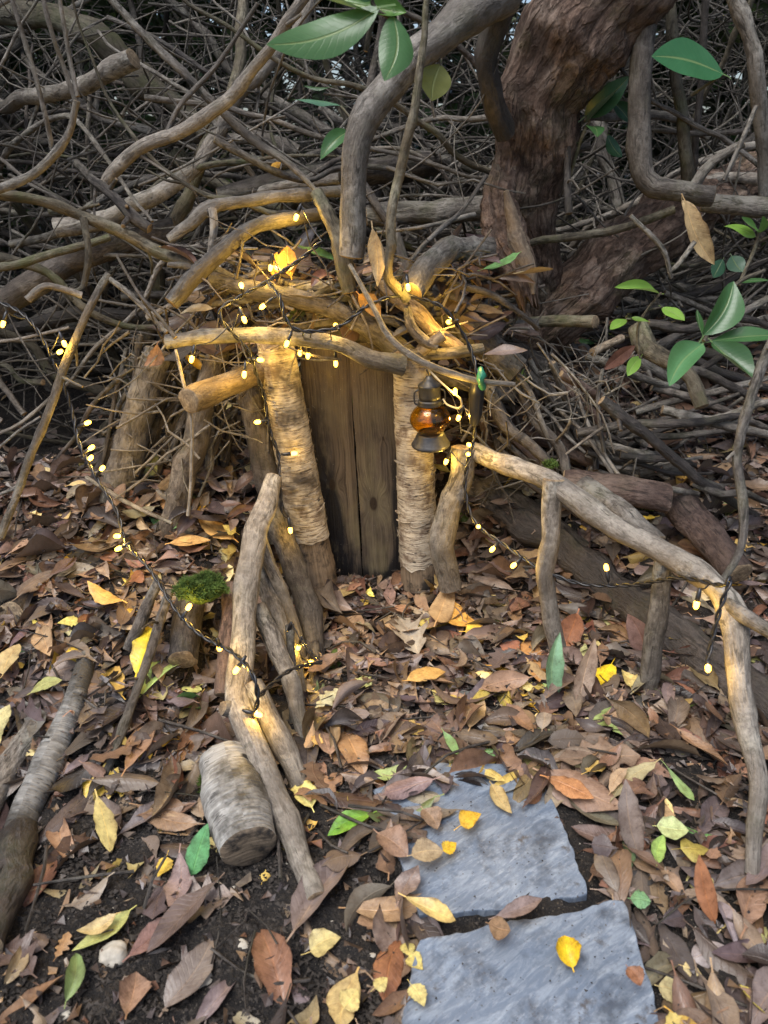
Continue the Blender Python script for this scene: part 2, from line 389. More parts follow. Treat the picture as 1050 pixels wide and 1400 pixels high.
def bulb_mat():
    t = NT('warm_bulb'); em = t.node('ShaderNodeEmission'); em.inputs[0].default_value = (1.0, 0.52, 0.055, 1); em.inputs[1].default_value = 10.0
    tp = t.node('ShaderNodeBsdfTransparent'); tp.inputs[0].default_value = (1, 0.9, 0.7, 1)
    ms = t.node('ShaderNodeMixShader'); ms.inputs[0].default_value = 0.5
    t.l.new(tp.outputs[0], ms.inputs[1]); t.l.new(em.outputs[0], ms.inputs[2]); t.l.new(ms.outputs[0], t.n['Material Output'].inputs[0])
    return t.m
M['bulb'] = bulb_mat()
def amber_mat():
    t = NT('amber_glass'); oc = t.objco(); n = t.noise(oc, 90, 3, 0.5)
    t.b.inputs['Transmission Weight'].default_value = 1.0; t.b.inputs['IOR'].default_value = 1.45
    return t.out((0.90, 0.58, 0.07), 0.04, t.bump(n, 0.2, 0.001), 0.6)
M['amber'] = amber_mat()

# ------------------------------------------------------------------ tubes
def spline(pts, rad, step):
    """Catmull-Rom through pts, resampled evenly"""
    p = np.asarray(pts, float); r = np.asarray(rad, float)
    if len(p) == 2:
        m = (p[0] + p[1]) / 2; p = np.array([p[0], m, p[1]]); r = np.array([r[0], (r[0] + r[1]) / 2, r[1]])
    q = np.vstack([2 * p[0] - p[1], p, 2 * p[-1] - p[-2]]); rr = np.r_[r[0], r, r[-1]]
    out, ro = [], []
    for i in range(1, len(q) - 2):
        n = 12
        t = np.linspace(0, 1, n, endpoint=False)[:, None]
        a, b, c, d = q[i - 1], q[i], q[i + 1], q[i + 2]
        out.append(0.5 * ((2 * b) + (-a + c) * t + (2 * a - 5 * b + 4 * c - d) * t ** 2 + (-a + 3 * b - 3 * c + d) * t ** 3))
        ro.append(rr[i] + (rr[i + 1] - rr[i]) * t[:, 0])
    out.append(q[-2][None]); ro.append([rr[-2]])
    out = np.vstack(out); ro = np.concatenate(ro)
    L = np.r_[0, np.cumsum(np.linalg.norm(np.diff(out, axis=0), axis=1))]
    n = max(3, int(L[-1] / step) + 1)
    s = np.linspace(0, L[-1], n)
    return np.stack([np.interp(s, L, out[:, k]) for k in range(3)], 1), np.interp(s, L, ro), s
def frames(c):
    t = np.gradient(c, axis=0); t /= np.linalg.norm(t, axis=1)[:, None] + 1e-12
    n = np.zeros_like(t); a = np.array([0, 0, 1.0]) if abs(t[0, 2]) < 0.9 else np.array([1.0, 0, 0])
    v = a - t[0] * np.dot(a, t[0]); n[0] = v / np.linalg.norm(v)
    for i in range(1, len(t)):
        v = n[i - 1] - t[i] * np.dot(n[i - 1], t[i]); n[i] = v / (np.linalg.norm(v) + 1e-12)
    return t, n, np.cross(t, n)
def tube_arrays(pts, rad, sides=None, step=None, rough=0.12, wob=0.14, seed=None, caps=True, jag=0.0, knots=1.0, disp=0.0):
    g = np.random.default_rng(seed if seed is not None else rnd.randrange(10 ** 9))
    rm = float(np.mean(rad))
    if step is None: step = max(0.004, min(0.02, rm * 1.1))
    c, r, s = spline(pts, rad, step)
    if sides is None: sides = int(min(20, max(7, rm * 900)))
    n = len(c); t, nn, bb = frames(c)
    # wander of the axis
    def sm(k, amp):
        m = max(2, int(s[-1] / k) + 2); return np.interp(s, np.linspace(0, s[-1], m), g.normal(0, amp, m))
    fade = np.clip(np.minimum(s, s[-1] - s) / (4 * rm + 1e-6), 0, 1)
    c = c + nn * (sm(0.05, rm * wob) * fade)[:, None] + bb * (sm(0.05, rm * wob) * fade)[:, None]
    r = r * (1 + sm(0.03, rough * 0.45))
    for _ in range(int(s[-1] / 0.12)):            # knots
        k = g.uniform(0, s[-1]); r = r * (1 + knots * g.uniform(0.03, 0.2) * np.exp(-((s - k) / (rm * 1.1 + 0.002)) ** 2))
    th = np.linspace(0, 2 * math.pi, sides, endpoint=False)
    ph = g.uniform(0, 6.28, 3)
    prof = 1 + rough * (0.5 * np.cos(2 * th + ph[0]) + 0.35 * np.cos(3 * th + ph[1]) + 0.2 * np.cos(5 * th + ph[2]))
    rr = r[:, None] * prof[None] * (1 + g.normal(0, rough * 0.28, (n, sides)))
    V = c[:, None] + rr[..., None] * (np.cos(th)[None, :, None] * nn[:, None] + np.sin(th)[None, :, None] * bb[:, None])
    if disp:
        o3 = np.array([mnoise.fractal(Vector(p * 14), 0.8, 2.0, 5) for p in V.reshape(-1, 3)]).reshape(n, sides)
        rid = np.array([mnoise.noise(Vector((math.cos(a) * 3.2, math.sin(a) * 3.2, z * 2.5))) for z in s for a in th]).reshape(n, sides)
        V = V + (V - c[:, None]) * (disp * (o3 * 0.8 + rid))[..., None]
    if jag: V[0] += t[0] * g.uniform(-jag, jag, sides)[:, None]; V[-1] += t[-1] * g.uniform(-jag, jag, sides)[:, None]
    # a seam column so UVs do not wrap
    V = np.concatenate([V, V[:, :1]], 1); sd_ = sides + 1
    uv = np.stack([np.broadcast_to(np.linspace(0, 2 * math.pi * rm, sd_)[None], (n, sd_)), np.broadcast_to(s[:, None], (n, sd_))], -1)
    V = V.reshape(-1, 3); uv = uv.reshape(-1, 2)
    i = np.arange(n - 1)[:, None] * sd_ + np.arange(sides)[None]
    F = np.stack([i, i + 1, i + sd_ + 1, i + sd_], -1).reshape(-1, 4)
    F = [tuple(x) for x in F.tolist()]; mi = [0] * len(F)
    if caps:
        for e, k0 in ((0, 0), (1, (n - 1) * sd_)):
            base = len(V); ring = V[k0:k0 + sides]; ctr = ring.mean(0); dirn = t[0] if e == 0 else t[-1]; sg = -1 if e == 0 else 1
            inner = ctr + (ring - ctr) * 0.82 + dirn * sg * rm * 0.10
            cen = (ctr - dirn * sg * rm * 0.05)[None]
            V = np.vstack([V, ring, inner, cen])
            def loc(p): d = p - ctr; return np.stack([d @ nn[0 if e == 0 else -1], d @ bb[0 if e == 0 else -1]], 1)
            uv = np.vstack([uv, loc(ring), loc(inner), [[0, 0]]])
            for k in range(sides):
                k2 = (k + 1) % sides
                q = (base + k, base + k2, base + sides + k2, base + sides + k)
                tr = (base + sides + k, base + sides + k2, base + 2 * sides)
                if e == 0: q = q[::-1]; tr = tr[::-1]
                F += [q, tr]; mi += [1, 1]
    return V, F, uv, mi, (c, r, s, nn, bb, t)
def tube(name, pts, rad, mat, parent=None, cut='cut', origin=None, **k):
    V, F, uv, mi, info = tube_arrays(pts, rad, **k)
    o0 = np.asarray(origin, float) if origin is not None else (np.asarray(pts[0], float) if parent is None else np.zeros(3))
    if parent is not None: o0 = np.array(parent.location) if origin is None else o0
    me = mesh_np(name, V - o0, F, uv, None, (M[mat], M[cut]), mi)
    o = obj(name, me, parent)
    if parent is None: o.location = o0
    o['_'] = 0; del o['_']
    return o, info
def pix(pts, sink=0.55):
    """[(px,py,Y|'g',w)] -> points, radii"""
    A, Rr = [], []
    for (px, py, Y, w) in pts:
        if Y == 'g':
            q = G(px, py); r = w / 2 * depth_of(q) / FPX; q = q + np.array([0, 0, r * sink])
        else:
            q = P(px, py, Y); r = w / 2 * depth_of(q) / FPX
        A.append(q); Rr.append(r)
    return A, Rr
def stubs(o, info, parent, mat, n, seed, name='twig_stub'):
    """short broken side shoots along a branch, each a part"""
    c, r, s, nn, bb, t = info; g = random.Random(seed); base = np.array(parent.location)
    for _ in range(n):
        i = g.randrange(2, len(c) - 2); a = g.uniform(0, 6.28)
        d = math.cos(a) * nn[i] + math.sin(a) * bb[i] + t[i] * g.uniform(0.3, 1.2); d /= np.linalg.norm(d)
        L = g.uniform(1.5, 6) * r[i]; p0 = c[i]; p1 = p0 + d * (r[i] + L * 0.5); p2 = p0 + d * (r[i] + L) + np.array([g.uniform(-1, 1), g.uniform(-1, 1), g.uniform(-1, 1)]) * L * 0.2
        rr = r[i] * g.uniform(0.22, 0.5)
        V, F, uv, mi, _i = tube_arrays([p0, p1, p2], [rr * 1.3, rr, rr * 0.8], sides=6, seed=g.randrange(10 ** 6))
        obj(name, mesh_np(name, V - base, F, uv, None, (M[mat], M['cut']), mi), parent)
def branch(name, label, cat, mat, pts, group=None, sides_=None, forks=(), nst=0, **k):
    A, Rr = pix(pts)
    if name == 'handrail_branch': Rr = [r_ * 0.86 for r_ in Rr]
    o, info = tube(name, A, Rr, mat, **k)
    tag(o, label, cat, group)
    for f in forks:
        A2, R2 = pix(f); R2 = [r_ * 0.9 for r_ in R2]; tube('side_branch', A2, R2, mat, parent=o)
    if nst: stubs(o, info, o, mat, nst, len(label))
    return o

# ------------------------------------------------------------------ ground
def axis_pts(lo, hi, d0, far):
    mid = np.arange(lo, hi + 1e-6, d0); g = d0; a = [hi]
    while a[-1] < far: g *= 1.35; a.append(a[-1] + g)
    b = [lo]; g = d0
    while b[-1] > -far: g *= 1.35; b.append(b[-1] - g)
    return np.r_[np.array(b[1:])[::-1], mid, np.array(a[1:])]
gx = axis_pts(-1.3, 1.3, 0.012, 200); gy = axis_pts(-1.1, 1.4, 0.012, 200)
XX, YY = np.meshgrid(gx, gy)
ZZ = H(XX, YY)
near = (np.abs(XX) < 1.5) & (YY > -1.3) & (YY < 1.6)
ZZ = ZZ + np.where(near, rng.normal(0, 0.0016, ZZ.shape) + np.where(YY < 0.3, 1.0, 0.0) * np.array([mnoise.fractal(Vector((a * 16, b * 16, 0.0)), 0.9, 2.0, 4) for a, b in zip(np.clip(XX, -3, 3).ravel(), np.clip(YY, -3, 3).ravel())]).reshape(XX.shape) * 0.005, 0)
ny, nx = XX.shape
ii = (np.arange(ny - 1)[:, None] * nx + np.arange(nx - 1)[None])
Fg = np.stack([ii, ii + 1, ii + nx + 1, ii + nx], -1).reshape(-1, 4)
ground = obj('ground', mesh_np('ground', np.stack([XX, YY, ZZ], -1).reshape(-1, 3), Fg, None, None, (M['soil'],)))
tag(ground, 'dark damp woodland soil under the leaf litter', None, kind='structure')

# ------------------------------------------------------------------ slates
def slate(label, pxs, zt):
    c = []
    for (px, py) in pxs:
        d = ray(px, py); t = (zt - CAM[2]) / d[2]; c.append((CAM + t * d)[:2])
    c = np.array(c); o0 = c.mean(0)
    pts = []
    for i in range(len(c)):
        a, b = c[i], c[(i + 1) % len(c)]; L = np.linalg.norm(b - a); n = max(2, int(L / 0.007)); nrm = np.array([b[1] - a[1], a[0] - b[0]]) / L
        for k in range(n):
            t = k / n; w = mnoise.noise(Vector((a[0] * 9 + t * L * 25, a[1] * 9, i * 3.3))) * 0.004 + rnd.uniform(-0.0012, 0.0012)
            pts.append(a + (b - a) * t + nrm * w)
    pts = np.array(pts) - o0; n = len(pts)
    V, F = [], []
    rings = [(1.004, -0.016), (1.0, -0.0014), (0.996, 0.0), (0.985, 0.0)] + [(f, 0.0) for f in np.linspace(0.93, 0.06, 16)]
    for f, z in rings:
        for p in pts * f:
            zz = z
            if f < 0.98:
                q = p + o0; zz += 0.0012 * mnoise.noise(Vector((q[0] * 14 + q[1] * 9, q[1] * 5 - q[0] * 5, 0)))
            V.append((p[0], p[1], zz))
    for k in range(len(rings) - 1):
        for i in range(n):
            j = (i + 1) % n; F.append((k * n + i, k * n + j, (k + 1) * n + j, (k + 1) * n + i))
    V.append((0, 0, 0)); b = (len(rings) - 1) * n
    for i in range(n): F.append((b + i, b + (i + 1) % n, len(V) - 1))
    # keep outward facing
    me = mesh_np('stepping_slate', V, F, None, None, (M['slate'],), None, True)
    me.polygons.foreach_set('use_smooth', np.array([k >= 2 * n for k in range(len(me.polygons))]))
    import bmesh
    bm = bmesh.new(); bm.from_mesh(me); bmesh.ops.recalc_face_normals(bm, faces=bm.faces); bm.to_mesh(me); bm.free()
    if me.polygons[-1].normal.z < 0: me.flip_normals()
    o = obj('stepping_slate', me); o.location = (o0[0], o0[1], zt)
    return tag(o, label, 'stepping stone', 'slate stepping stones')
slate('blue grey slate stepping stone half buried in leaves in front of door', [(508, 1080), (600, 1042), (735, 1046), (768, 1120), (803, 1222), (690, 1243), (572, 1252), (540, 1160)], 0.009)
slate('cleaner pale grey slate stepping stone with one yellow leaf on it', [(574, 1284), (690, 1262), (853, 1231), (880, 1310), (925, 1480), (740, 1520), (536, 1500), (556, 1370)], 0.011)

# ------------------------------------------------------------------ door
door = empty('fairy_door', P(500, 790, 0.0)); d0 = np.array(door.location)
tag(door, 'small door of two weathered dark planks between birch posts', 'door', kind='thing')
def plank(tl, tr, br, bl, mat, bow):
    # pixel corners on the plane y = 0; board 18 mm thick
    a, b, c, d = [P(x, y, 0.0) for (x, y) in (tl, tr, br, bl)]
    NXp, NZp = 10, 60; V = []; UV = []
    g = np.random.default_rng(bow)
    el = np.cumsum(g.normal(0, 0.00025, NZp + 1)); er = np.cumsum(g.normal(0, 0.00025, NZp + 1))
    for side in (0, 1):
        for j in range(NZp + 1):
            v = j / NZp
            L = d + (a - d) * v + np.array([el[j], 0, 0]); Rr = c + (b - c) * v + np.array([er[j], 0, 0])
            for i in range(NXp + 1):
                u = i / NXp; p = L + (Rr - L) * u
                e = min(u, 1 - u) * NXp
                y = 0.0045 * math.exp(-e * 1.6) + 0.0012 * mnoise.noise(Vector((u * 6, v * 3 + bow, 1)))
                V.append(p - d0 + np.array([0, y + (0.018 if side else 0), 0])); UV.append((u * np.linalg.norm(Rr - L), v * np.linalg.norm(a - d)))
    n = (NXp + 1) * (NZp + 1); F = []
    for j in range(NZp):
        for i in range(NXp):
            q = j * (NXp + 1) + i; F.append((q, q + 1, q + NXp + 2, q + NXp + 1)); q += n; F.append((q + NXp + 1, q + NXp + 2, q + 1, q))
    for j in range(NZp):
        for i in (0, NXp):
            q = j * (NXp + 1) + i; f = (q, q + NXp + 1, q + NXp + 1 + n, q + n); F.append(f if i == 0 else f[::-1])
    for i in range(NXp):
        for j in (0, NZp):
            q = j * (NXp + 1) + i; f = (q, q + n, q + n + 1, q + 1); F.append(f if j == 0 else f[::-1])
    return obj('plank', mesh_np('plank', V, F, UV, None, (mat,), None, False), door)
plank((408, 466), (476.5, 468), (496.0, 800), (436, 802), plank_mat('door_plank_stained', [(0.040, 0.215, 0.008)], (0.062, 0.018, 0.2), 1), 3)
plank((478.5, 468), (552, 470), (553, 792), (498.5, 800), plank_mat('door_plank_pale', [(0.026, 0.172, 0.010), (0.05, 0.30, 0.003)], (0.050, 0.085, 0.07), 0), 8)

# ------------------------------------------------------------------ birch posts
def flakes(name, info, parent, mat, n, seed, zmax=1.0, big=1.0):
    """curling strips of loose bark"""
    c, r, s, nn, bb, t = info; g = random.Random(seed); V, F, UV = [], [], []; base = np.array(parent.location)
    for _ in range(n):
        i = g.randrange(1, int((len(c) - 1) * zmax)); a0 = g.uniform(0, 6.28); wa = g.uniform(0.25, 0.9) * big; h = g.uniform(0.0015, 0.006) * big
        lift = g.uniform(0.0004, 0.0022) * big * (2.2 if g.random() < 0.12 else 1); k0 = len(V); m = 6; tilt = g.uniform(-0.25, 0.25)
        for k in range(m + 1):
            u = k / m; a = a0 + wa * (u - 0.5); rr = r[i] * 1.04 + lift * (u ** 2 if g.random() < 2 else u)
            d = math.cos(a) * nn[i] + math.sin(a) * bb[i]
            hh = h * (1 - 0.55 * abs(2 * u - 1) ** 2)
            p = c[i] + d * rr + t[i] * (tilt * r[i] * wa * (u - 0.5))
            V += [p - t[i] * hh / 2 - base, p + t[i] * hh / 2 + d * lift * 0.3 - base]; UV += [(a * r[i], s[i] - hh), (a * r[i], s[i] + hh)]
        for k in range(m): q = k0 + 2 * k; F.append((q, q + 2, q + 3, q + 1))
    o = obj(name, mesh_np(name, V, F, UV, None, (M[mat],)), parent); o['kind'] = 'stuff'; return o
def birch_post(label, top, mid, foot, wt, wb, y, mat, seed):
    e = empty('birch_post', P(foot[0], foot[1], y)); tag(e, label, 'birch post')
    A, Rr = pix([(top[0], top[1], y, wt), ((top[0] + mid[0]) / 2, (top[1] + mid[1]) / 2, y, (wt + wb) / 2), (mid[0], mid[1], y, wb)])
    o, info = tube('bark', A, Rr, mat, parent=e, sides=28, step=0.006, rough=0.035, wob=0.02, seed=seed, jag=0.007, knots=0.1)
    flakes('bark_flakes', info, e, mat, 110, seed)
    A, Rr = pix([(mid[0] - (mid[0] - top[0]) * 0.05, mid[1] - 14, y, wb * 0.93), (foot[0], foot[1], y, wb * 0.96)])
    tube('bare_foot', A, Rr, 'rot', parent=e, sides=24, step=0.006, rough=0.05, wob=0.02, seed=seed + 1, knots=0.1)
    return e
birch_post('leaning birch post with peeling bark and scorched dark foot', (377, 470), (424, 735), (440, 822), 50, 54, -0.045, 'birch_dark', 4)
birch_post('upright pale birch post with peeling bark behind the amber lantern', (562, 478), (573, 768), (575, 800), 50, 53, -0.04, 'birch', 9)

# ------------------------------------------------------------------ named branches, traced where they stand
branch('lintel_branch', 'smooth grey branch laid across the door top as a lintel', 'branch', 'grey',
       [(228, 468, -0.10, 20), (300, 460, -0.10, 21), (380, 461, -0.11, 21), (450, 470, -0.10, 22), (505, 490, -0.09, 25), (552, 500, -0.08, 30)], rough=0.1)
branch('roof_stick', 'brown stick sloping over the door behind the grey lintel', 'branch', 'brown',
       [(288, 382, -0.02, 20), (350, 396, -0.03, 24), (420, 410, -0.03, 24), (490, 440, -0.03, 26), (560, 486, -0.03, 28)])
branch('curved_twig', 'thin pale curved twig drooping in front of the amber lantern', 'twig', 'pale',
       [(478, 362, -0.10, 6), (510, 420, -0.13, 8), (535, 464, -0.14, 10), (580, 496, -0.15, 11), (640, 518, -0.15, 10), (704, 526, -0.15, 7)], rough=0.06, wob=0.1)
branch('roof_log', 'straight grey log sloping down over the lantern roof', 'log', 'grey', [(545, 372, 0.06, 36), (620, 430, 0.04, 38), (705, 508, 0.02, 38)])
branch('roof_stick', 'lit split stick lying under the grey roof log', 'branch', 'split', [(520, 385, -0.03, 26), (580, 440, -0.05, 24), (628, 478, -0.05, 20)])
branch('roof_stick', 'short lit stub of split wood above the lantern', 'branch', 'split', [(576, 478, -0.09, 17), (592, 468, -0.10, 18), (606, 458, -0.10, 16)])
branch('roof_stick', 'thin brown stick lying flat above the lantern', 'branch', 'brown', [(555, 484, -0.07, 14), (610, 482, -0.08, 16), (660, 476, -0.07, 14)])
branch('roof_stick', 'dark stick poking down behind the lantern top', 'branch', 'brown', [(560, 500, -0.02, 20), (620, 515, -0.0, 22), (700, 540, 0.03, 24)])
branch('roof_stick', 'bent stick standing up from the lit roof sticks', 'branch', 'brown', [(556, 418, -0.09, 10), (561, 445, -0.1, 14), (580, 466, -0.1, 16), (598, 474, -0.1, 12)])
branch('roof_stick', 'rotten brown stick lying across the door roof', 'branch', 'brown', [(420, 430, 0.02, 22), (500, 410, 0.03, 26), (570, 380, 0.06, 24)])
branch('roof_stick', 'dark stick filling the roof over the door', 'branch', 'dark', [(390, 450, 0.02, 24), (470, 456, 0.02, 30), (560, 470, 0.0, 30)])
branch('curved_log', 'grey curved log with pale sawn end above the lantern', 'log', 'grey',
       [(563, 398, -0.10, 32), (585, 366, -0.06, 33), (615, 345, 0.0, 31), (680, 338, 0.12, 28)])
branch('forked_stick', 'pale forked stick propped over the string lights', 'branch', 'grey',
       [(234, 414, -0.08, 20), (262, 380, -0.06, 24), (298, 345, -0.04, 22), (335, 318, -0.02, 20), (385, 300, 0.02, 18), (440, 292, 0.08, 16)],
       forks=[[(272, 372, -0.05, 14), (250, 364, -0.06, 13), (230, 362, -0.06, 9)]])
branch('forked_stick', 'pale stick with a downward peg resting on the brush pile', 'branch', 'pale',
       [(232, 327, -0.0, 15), (262, 305, 0.0, 17), (285, 286, 0.01, 19), (330, 276, 0.04, 16), (420, 266, 0.10, 16), (480, 260, 0.15, 14)],
       forks=[[(290, 285, 0.0, 13), (292, 310, -0.01, 12), (288, 346, -0.01, 10)]])
branch('long_branch', 'long mossy green branch running down across the brush pile', 'branch', 'green',
       [(-60, 262, 0.0, 14), (0, 266, 0.0, 14), (60, 274, 0.01, 14), (110, 294, 0.02, 15), (165, 317, 0.02, 19), (215, 342, 0.02, 18), (270, 362, 0.0, 15), (330, 385, 0.0, 13)],
       forks=[[(114, 298, 0.01, 11), (121, 350, -0.01, 11), (114, 392, -0.02, 10), (95, 400, -0.03, 9)]], nst=3)
branch('hooked_twig', 'hooked yellowish twig with pale broken tip in brush pile', 'twig', 'pale', [(112, 404, -0.03, 10), (80, 394, -0.04, 9), (58, 392, -0.05, 10), (38, 410, -0.06, 12)])
branch('forked_branch', 'pale forked branch with three upright whippy shoots', 'branch', 'pale',
       [(-50, 272, -0.02, 14), (0, 258, -0.02, 13), (42, 240, -0.02, 13), (74, 208, -0.02, 12), (95, 175, -0.02, 10), (105, 138, -0.02, 10)],
       forks=[[(72, 205, -0.02, 8), (60, 150, -0.03, 7), (35, 60, -0.03, 7), (14, -10, -0.03, 7)],
              [(104, 140, -0.02, 8), (86, 90, -0.02, 7), (70, 45, -0.03, 7), (57, -10, -0.03, 7)],
              [(106, 132, -0.02, 7), (93, 70, -0.01, 7), (80, -10, -0.01, 7)]], rough=0.07, wob=0.15)
branch('slanting_branch', 'long pale branch slanting up from the brush pile', 'branch', 'pale',
       [(140, 262, 0.10, 16), (152, 236, 0.10, 18), (190, 200, 0.10, 19), (245, 180, 0.10, 18), (300, 146, 0.10, 19), (335, 110, 0.10, 16), (372, 58, 0.08, 15), (420, -10, 0.06, 15)],
       forks=[[(228, 182, 0.10, 8), (250, 140, 0.11, 7), (300, 85, 0.12, 7), (352, 5, 0.12, 6)]], nst=2, rough=0.08)
branch('crossing_stick', 'thin grey stick crossing behind the long pale branch', 'branch', 'grey',
       [(148, -5, 0.13, 9), (200, 50, 0.13, 10), (250, 100, 0.13, 11), (300, 150, 0.14, 11), (350, 195, 0.13, 12), (395, 225, 0.10, 9), (440, 270, 0.06, 5), (455, 290, 0.05, 4)])
branch('bowed_trunk', 'thick bowed mossy limb deep in the dim thicket', 'branch', 'green',
       [(-80, 22, 0.6, 30), (0, 20, 0.6, 32), (80, 26, 0.6, 32), (140, 56, 0.6, 34), (190, 102, 0.6, 30), (235, 138, 0.6, 26), (280, 180, 0.6, 22)])
branch('broken_branch', 'rough brown branch snapped at a shaggy end', 'branch', 'brown',
       [(104, 222, 0.08, 12), (125, 243, 0.07, 13), (155, 268, 0.05, 14), (180, 296, 0.03, 19), (205, 312, 0.02, 12)], nst=4, rough=0.22)
branch('thick_log', 'thick grey fallen log half hidden in the brush pile', 'log', 'brown', [(-50, 452, 0.2, 30), (20, 405, 0.22, 34), (80, 365, 0.25, 34), (160, 335, 0.28, 30), (240, 312, 0.3, 26)])
branch('lying_branch', 'straight branch lying along the top of thick grey log', 'branch', 'green', [(-50, 372, 0.12, 12), (20, 362, 0.12, 12), (70, 347, 0.14, 11), (150, 324, 0.18, 9)])
branch('leaning_stick', 'long bare stick leaning from brush pile down to leaves', 'branch', 'grey',
       [(148, 376, 0.0, 10), (125, 415, -0.04, 11), (100, 470, -0.08, 11), (78, 530, -0.13, 12), (55, 590, -0.17, 11), (35, 640, -0.2, 10), (18, 690, -0.23, 10), (0, 735, -0.26, 11)],
       forks=[[(145, 378, 0.0, 9), (180, 405, -0.02, 8), (228, 455, -0.05, 7)], [(55, 570, -0.16, 4), (25, 590, -0.17, 4), (-10, 620, -0.18, 4)]], nst=4)
branch('kinked_twig', 'thin kinked twig standing against the lintel end', 'twig', 'brown', [(160, 350, -0.04, 4), (185, 395, -0.06, 4), (215, 430, -0.09, 5), (240, 462, -0.11, 6)])
branch('hanging_twig', 'very thin twig hanging down from the lintel end', 'twig', 'pale', [(240, 478, -0.12, 4), (250, 520, -0.14, 5), (261, 570, -0.16, 5), (262, 640, -0.18, 5), (257, 705, -0.2, 5)], rough=0.05)
branch('back_log', 'mossy horizontal log behind the hanging limb', 'log', 'brown', [(300, 272, 0.3, 30), (400, 250, 0.32, 34), (500, 236, 0.34, 34), (600, 222, 0.36, 30)])
branch('back_log', 'short grey log lying behind the drooping green stem', 'log', 'grey', [(500, 296, 0.22, 30), (590, 290, 0.24, 32), (680, 284, 0.26, 30)])
branch('short_stick', 'greenish stick leaning behind the limb stub', 'branch', 'green', [(432, 262, 0.0, 16), (452, 300, -0.02, 22), (468, 350, -0.04, 24), (478, 400, -0.05, 20)])
branch('drooping_stem', 'slim green stem drooping past the limb to roof', 'branch', 'green',
       [(585, -10, -0.1, 9), (578, 60, -0.1, 11), (566, 150, -0.1, 13), (550, 235, -0.1, 15), (534, 290, -0.11, 15), (528, 340, -0.12, 14), (534, 380, -0.12, 15), (556, 408, -0.1, 15)], wob=0.4)
branch('vine', 'thin dark hanging stem beside the big green leaves', 'branch', 'brown', [(508, -10, -0.3, 9), (506, 40, -0.3, 8), (500, 70, -0.3, 6)])
branch('thin_stick', 'slender grey twig arching past the limb stub', 'twig', 'grey',
       [(545, 420, 0.0, 6), (560, 360, 0.0, 8), (600, 315, 0.02, 8), (630, 290, 0.05, 6), (665, 240, 0.08, 6)])
branch('thin_stick', 'thin pale twig crossing in front of short grey log', 'twig', 'pale', [(515, 318, 0.05, 4), (580, 310, 0.06, 6), (650, 293, 0.08, 6)])

# right of the door
branch('rail_post', 'smooth bent pinkish stick standing beside the birch post', 'branch', 'pale',
       [(634, 612, -0.10, 34), (628, 660, -0.11, 31), (612, 705, -0.12, 31), (604, 750, -0.13, 31), (616, 803, -0.13, 30)], rough=0.07)
branch('handrail_branch', 'long grey branch forming the path handrail with sawn knots', 'branch', 'pale',
       [(645, 616, -0.09, 30), (700, 640, -0.16, 31), (757, 664, -0.23, 36), (830, 712, -0.29, 37), (900, 750, -0.34, 37), (965, 790, -0.41, 38), (1000, 835, -0.46, 42),
        (1008, 900, -0.51, 36), (1022, 985, -0.565, 32), (1034, 1080, -0.625, 28), (1028, 1195, -0.685, 22)],
       forks=[[(995, 828, -0.46, 26), (1030, 850, -0.5, 24), (1080, 880, -0.54, 22)]], nst=0, rough=0.08, wob=0.12)
branch('rail_post', 'straight grey prop under the handrail fork', 'branch', 'pale', [(757, 655, -0.235, 30), (752, 720, -0.245, 24), (748, 790, -0.255, 24), (756, 850, -0.26, 24), (768, 915, -0.26, 22)], rough=0.07)
branch('rail_post', 'short grey prop with broken top under the handrail', 'branch', 'grey', [(908, 762, -0.35, 24), (898, 850, -0.35, 26), (884, 950, -0.35, 25)], rough=0.07)
branch('edging_log', 'black wet rotten log edging the path under handrail', 'log', 'dark', [(650, 676, 'g', 32), (740, 738, 'g', 42), (840, 818, 'g', 47), (960, 908, 'g', 50), (1080, 1000, 'g', 50)], rough=0.18)
branch('edging_log', 'pale split log lying behind the black wet log', 'log', 'brown', [(620, 660, 'g', 26), (700, 690, 'g', 30), (800, 760, 'g', 26)])
branch('fallen_log', 'broken log with grey outer bark lying behind handrail', 'log', 'grey', [(770, 560, 0.2, 44), (830, 615, 0.12, 50), (880, 668, 0.05, 50)])
branch('fallen_log', 'long rotten reddish log sloping through the dim thicket', 'log', 'red', [(820, 520, 0.36, 40), (900, 575, 0.28, 42), (985, 645, 0.2, 34)])
branch('fallen_log', 'big dark horizontal log behind the leafy sprig', 'log', 'dark', [(850, 585, 0.5, 48), (950, 600, 0.48, 52), (1110, 615, 0.45, 52)])
branch('fallen_log', 'reddish log lying parallel behind the handrail', 'log', 'red', [(640, 560, 0.10, 26), (720, 588, 0.06, 30), (815, 630, 0.02, 26)])
branch('fallen_log', 'rough barked log with sawn end above the handrail', 'log', 'red', [(770, 657, -0.1, 34), (840, 668, -0.12, 38), (912, 682, -0.13, 38)], rough=0.2)
branch('fallen_log', 'purple brown bark covered log beside the leaning stick', 'log', 'red', [(918, 676, -0.08, 44), (960, 722, -0.14, 46), (1010, 785, -0.24, 40)], rough=0.15)
branch('fallen_log', 'grey stick lying flush along the handrail top', 'branch', 'grey', [(795, 665, -0.17, 30), (850, 700, -0.24, 30), (900, 742, -0.31, 26)])
branch('bent_stick', 'knobbly bent stick dropping towards the handrail', 'branch', 'brown', [(668, 528, 0.0, 18), (690, 580, -0.03, 18), (720, 605, -0.06, 16), (752, 636, -0.1, 14)], rough=0.2)
branch('bent_stick', 'slim curved stick sloping towards the handrail', 'branch', 'brown', [(705, 520, 0.04, 14), (735, 575, 0.0, 15), (765, 610, -0.05, 15), (776, 650, -0.1, 14)])
